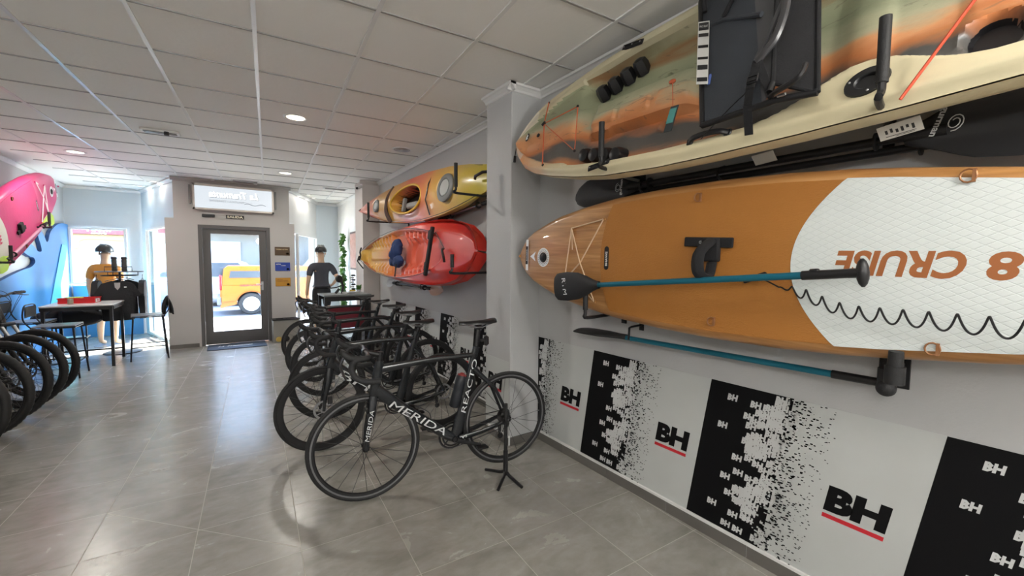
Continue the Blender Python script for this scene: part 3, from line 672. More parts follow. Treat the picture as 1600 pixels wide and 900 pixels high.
# ================================================================== BICYCLES
TRACK = mat('grey_brake_track', (.22, .22, .23), .4, .6)
TAPE = mat('bar_tape_black', (.02, .02, .022), .7, bump=.3, bscale=150)
def wheel(name, parent, cx, R, rim_depth=.03, tw=.013, spokes=20, disc=0.0, track=False, knobby=False, hubw=.05, cassette=False):
    """wheel in the xz plane centred at (cx, 0, R); rim is the part, tyre / spokes / hub / rotor its sub-parts"""
    M = Matrix.Translation((cx, 0, R)) @ Matrix.Rotation(pi/2, 4, 'X'); m = MB()
    ro = R-2*tw+.004; ri = ro-rim_depth
    prof = [(ro, -.010), (ro-.006, -.011), (ri+.006, -.008), (ri, 0), (ri+.006, .008), (ro-.006, .011), (ro, .010)]
    m.lathe(prof, M, 64, 0, closed=True)
    if track:
        for s in (-1, 1): m.lathe([(ro-.001, s*.0112), (ro-.011, s*.0112)], M, 64, 1, cap=False)
    w = m.build(name, [BLACK, TRACK], parent)
    t = MB(); n = 96 if knobby else 64
    prof = [(R-tw+tw*cos(a), tw*sin(a)*(1.0)) for a in [2*pi*i/10 for i in range(10)]]
    if not knobby: t.lathe(prof, M, n, 0, closed=True)
    else:
        vs = []; k1 = 10
        for i in range(k1):
            a = 2*pi*i/k1
            for k in range(n*2):
                b = 2*pi*k/(n*2); kn = .0035 if ((k//2+i) % 2 == 0 and cos(a) > .25) else 0
                r = R-tw+(tw+kn)*cos(a); vs.append((r*cos(b), r*sin(b), (tw+kn)*sin(a)))
        N = n*2; fs = [(i*N+k, i*N+(k+1) % N, ((i+1) % k1)*N+(k+1) % N, ((i+1) % k1)*N+k) for i in range(k1) for k in range(N)]
        t.add(vs, fs, 0, True, M)
    t.build('tyre', RUB, w)
    s = MB()
    for k in range(spokes):
        a = 2*pi*k/spokes; sg = 1 if k % 2 else -1; off = .5*(1 if (k//2) % 2 else -1)
        s.tube([(.018*cos(a+off*2), .018*sin(a+off*2), sg*hubw*.5), ((ri+.004)*cos(a), (ri+.004)*sin(a), sg*.002)], .0015, 4, 0, cap=False, M=M)
    s.tube([(ri*cos(-.6), ri*sin(-.6), 0), ((ri-.035)*cos(-.6), (ri-.035)*sin(-.6), 0)], .0028, 6, 0, M=M)
    s.build('spokes', DSTEEL, w)
    h = MB(); h.lathe([(.008, -hubw*.9), (.010, -hubw*.62), (.022, -hubw*.55), (.022, -hubw*.45), (.012, -hubw*.35), (.012, hubw*.35), (.022, hubw*.45), (.022, hubw*.55), (.010, hubw*.62), (.008, hubw*.9)], M, 18)
    h.build('hub', BLACK, w)
    if disc:
        d = MB(); Md = M @ Matrix.Translation((0, 0, -hubw*.55-.012)); r = disc
        d.lathe([(r-.016, -.001), (r, -.001), (r, .001), (r-.016, .001)], Md, 36, closed=True)
        for k in range(6): a = 2*pi*k/6; d.tube([(.02*cos(a), .02*sin(a), 0), ((r-.012)*cos(a+.5), (r-.012)*sin(a+.5), 0)], .003, 4, M=Md)
        d.lathe([(.010, -.003), (.024, -.003), (.024, .003), (.010, .003)], Md, 18, closed=True); d.build('brake_rotor', STEEL, w)
    if cassette:
        d = MB()
        for i, rr in enumerate((.055, .049, .043, .037, .031, .026, .022)):
            z = hubw*.45+.004+i*.004; d.lathe([(.012, z), (rr-.004, z), (rr, z+.0006), (rr-.004, z+.0018), (.012, z+.0018)], M, 30, closed=True)
        d.build('cassette', DSTEEL, w)
    return w
def saddle(parent, x, z, L=.27, w=.068):
    m = MB(); st = [(0, .0, .010), (.03, .35, .018), (.08, .30, .016), (.14, .42, .016), (.20, .85, .020), (.25, 1.0, .024), (.27, .9, .018)]
    def fn(u, v):
        t = u*L; hw = w*interp([(0, .12), (.02, .26), (.10, .32), (.15, .48), (.21, .92), (.25, 1.0), (.265, .88), (.27, .55)], t)
        a = 2*pi*v; top = .012+.004*sin(pi*u); rise = .012*smooth(.18, .27, t)+.006*smooth(.08, 0, t)
        return (x-t+L*.55, hw*cos(a), z+rise+(top*sin(a) if sin(a) > 0 else .016*sin(a)*(1-.4*abs(cos(a)))) - .010*abs(cos(a))**3)
    m.grid(fn, 18, 20, flip=True)
    o = m.build('saddle', mat('saddle_black', (.012, .012, .013), .35, noise_amt=.2), parent)
    r = MB()
    for s in (-1, 1): r.tube([(x+L*.42, s*.012, z-.004), (x+L*.25, s*.022, z-.028), (x-.02, s*.022, z-.030), (x-L*.38, s*.030, z-.004)], .0035, 6)
    r.build('saddle_rails', STEEL, o); return o
def rotate_about(objs, p, axis, ang):
    M = Matrix.Translation(p) @ Matrix.Rotation(ang, 4, Vector(axis)) @ Matrix.Translation(-Vector(p))
    for o in objs: o.matrix_local = M
def crankset(t, bx, bz, rings=.095, ang=-.5, mtb=False):
    m = MB(); M = Matrix.Translation((bx, 0, bz)) @ Matrix.Rotation(pi/2, 4, 'X')
    # drive side lies at local -y (frame matrix: +z of the lathe -> -y)
    m.lathe([(rings-.012, .042), (rings, .042), (rings, .046), (rings-.012, .046)], M, 44, closed=True)
    if not mtb: m.lathe([(rings-.032, .034), (rings-.020, .034), (rings-.020, .038), (rings-.032, .038)], M, 40, closed=True)
    for k in range(4): a = ang+k*pi/2+.4; m.tube([(.012*cos(a), .012*sin(a), .050), ((rings-.008)*cos(a), (rings-.008)*sin(a), .046)], [.012, .006], 8, flat=.6, M=M)
    m.lathe([(.016, -.055), (.020, -.05), (.020, .06), (.016, .065)], M, 20)
    o = m.build('crankset', BLACK, t)
    for s, a in ((1, ang), (-1, ang+pi)):
        k = MB(); k.etube([(0.0, 0, s*.062), (.085*cos(a), .085*sin(a), s*.068), (.172*cos(a), .172*sin(a), s*.076)], [.017, .012, .013], .007, side=(0, 0, 1), seg=10, M=M); k.build('crank_arm', BLACK, o)
        p = MB(); c = (.172*cos(a), .172*sin(a), s*.10)
        p.tube([(c[0], c[1], s*.076), (c[0], c[1], s*.135)], .007, 8, M=M); p.box((c[0], c[1], s*.115), (.075, .014, .055), M=M, bev=.004); p.build('pedal', BLACK, o)
    c = MB(); r2 = .045
    pts = [(bx+rings*cos(a), -.044, bz+rings*sin(a)) for a in [pi/2-i*pi/10 for i in range(11)]] + [(.045, -.040, .24), (.02, -.040, .20), (-.005, -.040, .24)] + [(r2*cos(a), -.036, .338+r2*sin(a)) for a in [1.5*pi-i*pi/8 for i in range(1, 9)]]
    c.tube(pts, .0035, 5, closed=True); c.build('chain', DSTEEL, t)
    d = MB(); d.etube([(.0, -.052, .31), (.025, -.055, .27), (.03, -.05, .21)], [.018, .016, .012], .008, seg=8)
    d.lathe([(.004, -.003), (.022, -.003), (.022, .003), (.004, .003)], Matrix.Translation((.028, -.042, .19)) @ Matrix.Rotation(pi/2, 4, 'X'), 16); d.build('rear_derailleur', BLACK, t)

def road_bike(label, loc, heading, decals=None, disc=False, rimdepth=.03, track=False, frame_mat=None, steer=0.0, group=None, roll=0.0):
    fm = frame_mat or CARB; R = .340; sz = 1.058 if decals == 'MERIDA' else .972
    M = Matrix.Translation(loc) @ Matrix.Rotation(radians(heading), 4, 'Z') @ Matrix.Rotation(roll, 4, 'Y')
    t = thing('road_bike', label, 'bicycle', group=group, M=M)
    HT = Vector((.888, 0, .855)); HB = Vector((.928, 0, .665)); BB = Vector((.405, 0, .272)); SC_ = Vector((.235, 0, .845)); RH = Vector((0, 0, R)); FH = Vector((.99, 0, R))
    m = MB()
    m.etube([HT+Vector((0, 0, .02)), HT, HB, HB-Vector((-.004, 0, .02))], [.022, .028, .032, .028], [.020, .022, .024, .022], p=.8)
    m.etube([HT+Vector((-.012, 0, -.035)), HT.lerp(SC_, .5)+Vector((0, 0, -.012)), SC_+Vector((.015, 0, -.01))], [.026, .019, .017], [.018, .016, .014], p=.8)
    m.etube([HB+Vector((-.012, 0, .03)), HB.lerp(BB, .35)+Vector((0, 0, .01)), BB+Vector((.05, 0, .03)), BB], [.040, .036, .034, .030], [.022, .022, .026, .034], p=.7)
    m.etube([SC_+Vector((-.01, 0, .045)), SC_.lerp(BB, .4), SC_.lerp(BB, .7)+Vector((-.012, 0, 0)), BB+Vector((-.008, 0, 0))], [.026, .024, .038, .040], [.014, .014, .015, .030], p=.8)
    for s in (-1, 1):
        m.etube([SC_+Vector((.02, s*.012, -.10)), Vector((.10, s*.035, .58)), RH+Vector((.0, s*.062, .012))], [.018, .012, .011], [.009, .008, .007])
        m.etube([BB+Vector((-.03, s*.030, .0)), Vector((.22, s*.045, .292)), RH+Vector((0, s*.062, 0))], [.022, .018, .014], [.013, .010, .009])
    m.lathe([(.024, -.036), (.024, .036)], Matrix.Translation(BB) @ Matrix.Rotation(pi/2, 4, 'X'), 20)
    n = Vector((0, 1, 0))
    def decal(body, p, q, h, lat, mi=1, shear=.0, k0=.1, k1=.9, bold=.0):
        p = Vector(p); q = Vector(q); d = (q-p); L = d.length; d.normalize(); up = n.cross(d)
        Md = frame((p+q)/2+Vector((0, lat, 0)), d, up, n); m.text(body, Md, 0, 0, L, h, 0, mi, bold, shear, mirror=False)
    if decals == 'MERIDA':
        decal('MERIDA', HB.lerp(BB, .19)+Vector((0, 0, .004)), HB.lerp(BB, .88)+Vector((0, 0, .010)), .046, .0300, shear=.25)
        decal('REACTO', BB.lerp(SC_, .30)+Vector((-.014, 0, 0)), BB.lerp(SC_, .93)+Vector((-.004, 0, 0)), .036, .0185, shear=.2)
        decal('6A', BB+Vector((-.075, 0, .012)), BB+Vector((-.035, 0, .012)), .018, .052)
    if decals == 'BH':
        decal('BH', HB.lerp(BB, .14), HB.lerp(BB, .55)+Vector((0, 0, .004)), .058, .0275, shear=.2)
    m.build('frame', [fm, mat('decal_silver_white', (.66, .67, .68), .4)], t)
    # seat post, saddle
    m = MB(); m.etube([SC_+Vector((-.008, 0, .03)), SC_+Vector((-.030, 0, sz-.885))], [.019, .017], [.010, .010]); m.box(SC_+Vector((-.032, 0, sz-.880)), (.05, .04, .022), bev=.005); m.build('seat_post', BLACK, t)
    saddle(t, .20, sz)
    front = []
    m = MB(); cr = HB+Vector((.008, 0, -.03))
    m.etube([HB+Vector((.002, 0, -.008)), cr+Vector((.004, 0, -.02))], [.030, .028], [.026, .034], p=.8)
    for s in (-1, 1):
        m.etube([cr+Vector((.0, s*.022, -.002)), cr+Vector((.012, s*.042, -.08)), FH+Vector((-.012, s*.050, .10)), FH+Vector((0, s*.050, -.008))], [.026, .022, .014, .011], [.011, .008, .008, .007])
    if decals == 'MERIDA':
        p = FH+Vector((-.006, 0, .055)); q = cr+Vector((.010, 0, -.05)); d = (q-p); L = d.length; d.normalize()
        m.text('MERIDA', frame((p+q)/2+Vector((0, .0585, 0)), d, n.cross(d), n), 0, 0, L, .026, 0, 1, .0, .2)
    front.append(m.build('fork', [fm, mat('decal_silver_white')], t))
    front.append(wheel('front_wheel', t, FH.x, R, rimdepth, .0135, 20 if not disc else 24, .075 if disc else 0, track, hubw=.06))
    wheel('rear_wheel', t, 0, R, rimdepth, .0135, 20 if not disc else 24, .070 if disc else 0, track, hubw=.075, cassette=True)
    # stem and drop bar
    ST = HT+Vector((-.006, 0, .055)); BC = Vector((.972, 0, .940)); m = MB()
    m.cyl(HT+Vector((0, 0, .015)), ST+Vector((-.004, 0, .02)), .019, 14); m.etube([ST, BC], [.018, .016], [.016, .018]); m.cyl(BC+Vector((0, -.025, 0)), BC+Vector((0, .025, 0)), .021, 14)
    st = m.build('stem', BLACK, t); front.append(st)
    m = MB(); m.tube(arc([BC+Vector((.0, -.19, 0)), BC+Vector((-.004, -.1, 0)), BC, BC+Vector((-.004, .1, 0)), BC+Vector((0, .19, 0))], 4), .0155, 10, flat=.8)
    bar = m.build('handlebar', BLACK, t); front.append(bar)
    for s in (-1, 1):
        m = MB(); pts = arc([BC+Vector((.0, s*.16, 0)), BC+Vector((.01, s*.195, 0)), BC+Vector((.07, s*.208, -.004)), BC+Vector((.095, s*.21, -.045)), BC+Vector((.075, s*.215, -.10)), BC+Vector((.02, s*.22, -.130)), BC+Vector((-.06, s*.225, -.135))], 5)
        rr = [.0160+(.0012 if k % 2 else 0) for k in range(len(pts))]; m.tube(pts, rr, 10); m.build('bar_tape', TAPE, bar)
        m = MB(); m.etube(arc([BC+Vector((.050, s*.207, .002)), BC+Vector((.10, s*.207, .012)), BC+Vector((.135, s*.206, .045)), BC+Vector((.132, s*.206, .062))], 4), [.017]*4+[.019]*4+[.014]*4+[.006], .014, seg=10); h = m.build('brake_hood', RUB, bar)
        m = MB(); m.etube(arc([BC+Vector((.125, s*.207, .028)), BC+Vector((.150, s*.210, -.02)), BC+Vector((.140, s*.216, -.07)), BC+Vector((.125, s*.222, -.105))], 4), .007, .009, seg=8); m.build('brake_lever', DSTEEL, h)
    m = MB()
    for s in (-1, 1): m.tube(arc([BC+Vector((.03, s*.05, -.01)), BC+Vector((.055, s*.04, -.07)), BC+Vector((.015, s*.02, -.15)), HB+Vector((.03, s*.015, .03))], 5), .0022, 5)
    m.tube(arc([BC+Vector((.06, .20, -.02)), BC+Vector((.09, .11, -.09)), BC+Vector((.05, .03, -.15)), HT+Vector((-.05, .02, -.12))], 5), .0022, 5); m.build('cables', BLACK, bar)
    m = MB()
    if disc: m.box(FH+Vector((-.045, .058, .075)), (.035, .022, .06), bev=.005)
    else:
        c = cr+Vector((.028, 0, -.035))
        for s in (-1, 1): m.etube([c+Vector((0, 0, .02)), c+Vector((.012, s*.03, -.005)), c+Vector((.008, s*.020, -.045))], .008, .006, seg=8)
        m.tube([c+Vector((.01, .03, 0)), c+Vector((.02, .05, .06))], .003, 5)
    front.append(m.build('front_brake', DSTEEL, t))
    m = MB(); m.tube(arc([BB+Vector((.17, .03, .18)), BB+Vector((.19, .035, .23)), BB+Vector((.30, .035, .30)), BB+Vector((.30, .02, .27))], 4), .003, 5); m.build('bottle_cage', BLACK, t)
    crankset(t, BB.x, BB.z, ang=.35)
    if steer: rotate_about(front, HB, (HT-HB), steer)
    return t
RG = 'black road bikes standing in a row along the right wall'
def hv(h): a = radians(h); return Vector((cos(a), sin(a), 0))
def rear_from_front(fx, fy, h): p = Vector((fx, fy, ZF))-hv(h)*.99; return p
lab = {'M': 'black and white lettered road bike nearest the camera, propped on a stand', 'E': 'black road bike with grey lettering on its down tube, second nearest in the right row',
       'D': 'black road bike, third nearest in the right-hand row', 'C': 'black road bike, fourth nearest in the right-hand row', 'B': 'black road bike, second farthest in the right-hand row', 'A': 'black road bike farthest back, in front of the high table with the maroon panel'}
bike_m = road_bike(lab['M'], rear_from_front(.690, 2.612, 174)+Vector((0, 0, .022)), 174, 'MERIDA', track=True, group=None, roll=radians(1.3), steer=radians(-3))
bike_e = road_bike(lab['E'], rear_from_front(.59, 3.50, 176), 176, 'BH', disc=True, rimdepth=.045, steer=radians(5))
bike_d = road_bike(lab['D'], rear_from_front(.76, 4.20, 177), 177, None, disc=True, rimdepth=.040, steer=radians(-6), group=RG)
for k, fx, fy, h in (('C', .86, 4.95, 176), ('B', .88, 5.60, 178), ('A', .92, 6.48, 175)):
    c = copy_tree(bike_d); c['label'] = lab[k]; c.matrix_world = Matrix.Translation(rear_from_front(fx, fy, h)) @ Matrix.Rotation(radians(h), 4, 'Z')
# tail light, bottle, stand
def on(M, p): return M @ Vector(p)
Mm = bike_m.matrix_world
t = thing('bicycle_light', 'small black tail light strapped to the seat post of the nearest road bike', 'light', M=Mm @ Matrix.Translation((.155, 0, .925)))
m = MB(); m.box((-.005, 0, 0), (.028, .03, .075), bev=.009); m.build('body', BLACK, t); m = MB(); m.box((-.021, 0, 0), (.004, .022, .055), bev=.0015); m.build('lens', mat('lens_smoke', (.05, .015, .015), .2), t)
m = MB(); m.box((.025, 0, .005), (.035, .025, .014)); m.build('strap', RUB, t)
t = thing('water_bottle', 'black tool bottle with a red cap edge in the cage of the nearest road bike', 'bottle', M=Mm @ Matrix.Translation((.402, 0, .488)) @ Matrix.Rotation(radians(-17), 4, 'Y') )
m = MB(); m.lathe([(.028, 0), (.036, .01), (.037, .10), (.034, .115), (.037, .13), (.037, .21), (.030, .222)], None, 24); m.build('body', mat('bottle_dark', (.014, .017, .024), .5, noise_amt=.3), t)
m = MB(); m.lathe([(.031, .221), (.031, .229), (.02, .232), (.012, .24)], None, 20); m.build('cap', mat('bottle_cap_red', (.25, .03, .03), .4), t)
t = thing('bicycle_stand', 'black tripod bicycle stand holding the rear wheel of the nearest road bike', 'stand', (1.555, 2.34, ZF))
m = MB(); m.tube([(0, 0, .03), (0, 0, .53)], .0125, 12); m.tube([(0, 0, .03), (0, 0, .20)], .017, 12); m.build('post', BLACK, t)
for dx, dy in ((-.06, .17), (-.13, -.11), (.02, -.17)):
    m = MB(); m.tube([(0, 0, .055), (dx*.25, dy*.25, .035), (dx, dy, .010)], [.012, .011, .010], 8); m.build('leg', BLACK, t)
m = MB(); m.tube([(0, 0, .40), (.03, .05, .40), (.07, .06, .40)], .006, 8); m.tube([(0, 0, .33), (.04, .06, .33), (.08, .09, .33)], .006, 8); m.box((0, 0, .40), (.035, .035, .03)); m.build('wheel_hook', DSTEEL, t)

# ------------------------------------------------------------------ mountain bikes on the left
MTF = mat('mtb_frame_dark', (.03, .028, .030), .35, noise_amt=.2, coat=.3)
def mountain_bike(label, loc, heading, group, steer=0):
    R = .372; M = Matrix.Translation(loc) @ Matrix.Rotation(radians(heading), 4, 'Z')
    t = thing('mountain_bike', label, 'bicycle', group=group, M=M)
    HT = Vector((.805, 0, 1.03)); HB = Vector((.858, 0, .845)); BB = Vector((.43, 0, .32)); SC_ = Vector((.24, 0, .80)); RH = Vector((0, 0, R)); FH = Vector((1.14, 0, R))
    ax = (HT-HB).normalized(); m = MB()
    m.etube([HT+ax*.02, HB-ax*.015], [.028, .030], [.026, .028]); m.etube([HT-ax*.03, SC_], [.026, .020], [.020, .018]); m.etube([HB+ax*.02, BB], [.040, .034], [.026, .032], p=.8)
    m.etube([SC_+Vector((-.01, 0, .04)), BB], [.020, .024], [.018, .028])
    for s in (-1, 1): m.etube([SC_+Vector((.02, s*.015, -.06)), RH+Vector((0, s*.07, .01))], .013, .009); m.etube([BB+Vector((0, s*.04, 0)), (.2, s*.055, .34), RH+Vector((0, s*.07, 0))], .016, .010)
    m.build('frame', MTF, t)
    m = MB(); m.tube([SC_, SC_+Vector((-.04, 0, .14))], .0155, 12); m.build('seat_post', BLACK, t); saddle(t, .20, .96, .28, .075)
    front = []; m = MB(); m.tube([HB-ax*.01, HB-ax*.05], .024, 12); cr = HB-ax*.045+Vector((.02, 0, 0)); m.box(cr, (.06, .17, .04), bev=.012)
    fk = m.build('fork_crown', BLACK, t); front.append(fk)
    for s in (-1, 1):
        p = cr+Vector((0, s*.068, 0)); q = FH+Vector((-.02, s*.068, 0)); mid = p.lerp(q, .42)
        a = MB(); a.tube([p, mid], .0165, 12); a.build('stanchion', STEEL, fk); b = MB(); b.tube([mid-(q-p)*.02, mid, q], [.021, .023, .018], 12); b.build('lower_leg', BLACK, fk)
    m = MB(); m.tube(arc([p.lerp(q, .42) for p, q in ((cr+Vector((0, -.068, 0)), FH+Vector((-.02, -.068, 0))),)]+[cr.lerp(FH, .40)+Vector((-.02, 0, .06))]+[cr.lerp(FH, .42)+Vector((0, .068, 0))], 5), .012, 8); m.build('fork_arch', BLACK, fk)
    front.append(wheel('front_wheel', t, FH.x, R, .022, .029, 28, .09, knobby=True, hubw=.07)); wheel('rear_wheel', t, 0, R, .022, .029, 28, .08, knobby=True, hubw=.08, cassette=True)
    BC = HT+ax*.05+Vector((.055, 0, .025)); m = MB(); m.cyl(HT+ax*.015, HT+ax*.055, .021, 14); m.etube([HT+ax*.035, BC], .020, .020); front.append(m.build('stem', BLACK, t))
    m = MB(); m.tube(arc([BC+Vector((-.05, -.36, .025)), BC+Vector((-.03, -.20, .025)), BC+Vector((0, -.07, 0)), BC, BC+Vector((0, .07, 0)), BC+Vector((-.03, .20, .025)), BC+Vector((-.05, .36, .025))], 4), .0115, 10); bar = m.build('handlebar', BLACK, t); front.append(bar)
    for s in (-1, 1):
        m = MB(); m.tube([BC+Vector((-.033, s*.23, .025)), BC+Vector((-.052, s*.37, .025))], .017, 12); m.build('grip', RUB, bar)
        m = MB(); m.box(BC+Vector((-.02, s*.20, .018)), (.04, .035, .028), bev=.008); m.tube(arc([BC+Vector((-.01, s*.20, .015)), BC+Vector((.045, s*.23, .0)), BC+Vector((.035, s*.30, -.005))], 4), .006, 6); m.build('brake_lever', DSTEEL, bar)
    m = MB()
    for s, o in ((1, .03), (-1, .03), (1, .0), (-1, -.01)): m.tube(arc([BC+Vector((.0, s*.19, .02)), BC+Vector((.11, s*.12, .05-o)), BC+Vector((.12, s*.03, -.06-o)), HB+Vector((.03, s*.03, .02)), HB+Vector((-.08, s*.03, -.06))], 5), .0025, 5)
    m.build('cables', BLACK, bar)
    crankset(t, BB.x, BB.z, .075, ang=.2, mtb=True)
    if steer: rotate_about(front, HB, ax, steer)
    return t
MG = 'dark mountain bikes standing in a row on the left'
mlab = ['dark mountain bike farthest back in the left row, before the bar stool', 'dark mountain bike, second from the back in the left row', 'dark mountain bike in the middle of the left row', 'dark mountain bike, second nearest in the left row', 'dark mountain bike nearest the camera, only its front tyre edge in view']
b0 = None
for i, (x, y, h) in enumerate(((-1.72, 6.54, -22), (-1.73, 6.16, -21), (-1.73, 5.74, -23), (-1.73, 5.31, -25), (-1.74, 4.86, -24))):
    p = Vector((x, y, ZF))-hv(h)*1.14
    if b0 is None: b0 = mountain_bike(mlab[0], p, h, MG, steer=radians(2))
    else:
        c = copy_tree(b0); c['label'] = mlab[i]
        for ch in c.children:
            if i % 2 and ch.name.split('.')[0] in ('handlebar', 'stem'): ch.matrix_local = Matrix.Translation((-.02, 0, .055)) @ ch.matrix_local
        c.matrix_world = Matrix.Translation(p) @ Matrix.Rotation(radians(h), 4, 'Z')

# ================================================================== WALL BANNERS (BH print)
BANW = mat('banner_light_print', (.60, .62, .61), .45, noise_amt=.12, nscale=3); BANK = mat('banner_black_print', (.003, .003, .004), .6, spec=.2)
BANL = mat('banner_grey_letters', (.64, .65, .65), .45)
def banner(name, Mw, xa, xb, zt, phases, label, group, seed=1, zb=.016, bigs=True):
    """Mw: x along the wall (viewer's right), y up, z off the wall; print leans by .155"""
    rnd = random.Random(seed); mb = MB(); K = .155
    mb.box(((xa+xb)/2, (zb+zt)/2, .0012), (xb-xa, zt-zb, .0014), 0, M=Mw)
    X = lambda x, z: min(xb, max(xa, x+K*(z-.81)))
    def quad(x0, z0, x1, z1, lv, mi):
        z0 = max(zb, z0); z1 = min(zt, z1)
        if z1 <= z0 or X(x1, z0) <= xa+1e-4 or X(x0, z1) >= xb-1e-4: return
        mb.add([(X(x0, z0), z0, lv), (X(x1, z0), z0, lv), (X(x1, z1), z1, lv), (X(x0, z1), z1, lv)], [(0, 1, 2, 3)], mi, False, Mw)
    def letters(u, z, w, h, lv, mi, res=1):
        if X(u-w/2, z) <= xa+.004 or X(u+w/2, z) >= xb-.004 or z-h/2 < zb or z+h/2 > zt: return
        mb.text('BH', Mw, X(u, z), z, w, h, lv, mi, .06, K*1.1, res)
    for p in phases:
        quad(p, zb, p+.40, zt, .0022, 1)
        n = 0; rnd = random.Random(seed)
        for (u, z) in ((.128, .739), (.245, .732), (.224, .664), (.105, .58), (.24, .533), (.209, .43), (.229, .356), (.207, .227), (.13, .136), (.246, .122), (.221, .054), (.28, .48), (.17, .31), (.27, .20)):
            letters(p+u, z, .050, .035, .0026+.00002*n, 2); n += 1
        for k in range(105):
            z = rnd.uniform(zb+.02, zt-.02); u = .25+.16*rnd.random()**.8+.02*sin(z*19)
            letters(p+u, z, .050, .035, .0026+.00002*n, 2); n += 1
        for k in range(190):
            u = .335+.10*rnd.random()**.55; z = rnd.uniform(zb, zt); s = rnd.uniform(.005, .014); quad(p+u, z, p+u+s, z+s*rnd.uniform(.4, 1.2), .0062, 0)
        for k in range(520):
            u = .395+.17*rnd.random()**1.6+.02*sin(z*19); z = rnd.uniform(zb, zt); s = rnd.uniform(.003, .010)*(1.1-(u-.395)*3); quad(p+u, z, p+u+s*1.4, z+s*.8, .0064, 1)
        if bigs:
            letters(p+.711, .409, .212, .118, .0026, 1, 4); quad(p+.605, .317, p+.816, .336, .0026, 3)
    return tag(mb.build(name, [BANW, BANK, BANL, RED]), label, 'banner', group)
Mnear = frame((WX-.0005, 0, 0), (0, -1, 0), UP)
banner('wall_banner', Mnear, -2.755, .9, .81, [-2.998, -2.109, -1.229, -.330, .56], 'black and white BH lettered banner on the near right wall below the orange paddleboard', None, 3)
P1 = Vector((FWX(3.16)-.0005, 3.16, 0)); P2 = Vector((FWX(7.42)-.0005, 7.42, 0)); dv = (P1-P2).normalized()
Mfar = frame(P2 + dv*7.42*0, dv, UP); Lf = (P1-P2).length
banner('wall_banner', Mfar, .01, Lf, .80, [7.42-y for y in (6.56, 5.67, 4.78, 3.889)], 'black and white lettered banner on the far right wall behind the row of road bikes', None, 5)
mb = MB(); Mc = frame((1.8695, 0, 0), (0, -1, 0), UP); mb.box((-2.955, .32, .0012), (.36, .61, .0014), 0, M=Mc)
mb.text('BH', Mc, -2.985, .425, .225, .125, .0024, 1, .045, .17, 4); mb.add([(-3.105, .345, .0024), (-2.885, .345, .0024), (-2.882, .366, .0024), (-3.102, .366, .0024)], [(0, 1, 2, 3)], 2, False, Mc)
tag(mb.build('wall_banner', [BANW, BANK, RED]), 'white banner piece with one BH logo on the column side behind the nearest bike', 'banner')

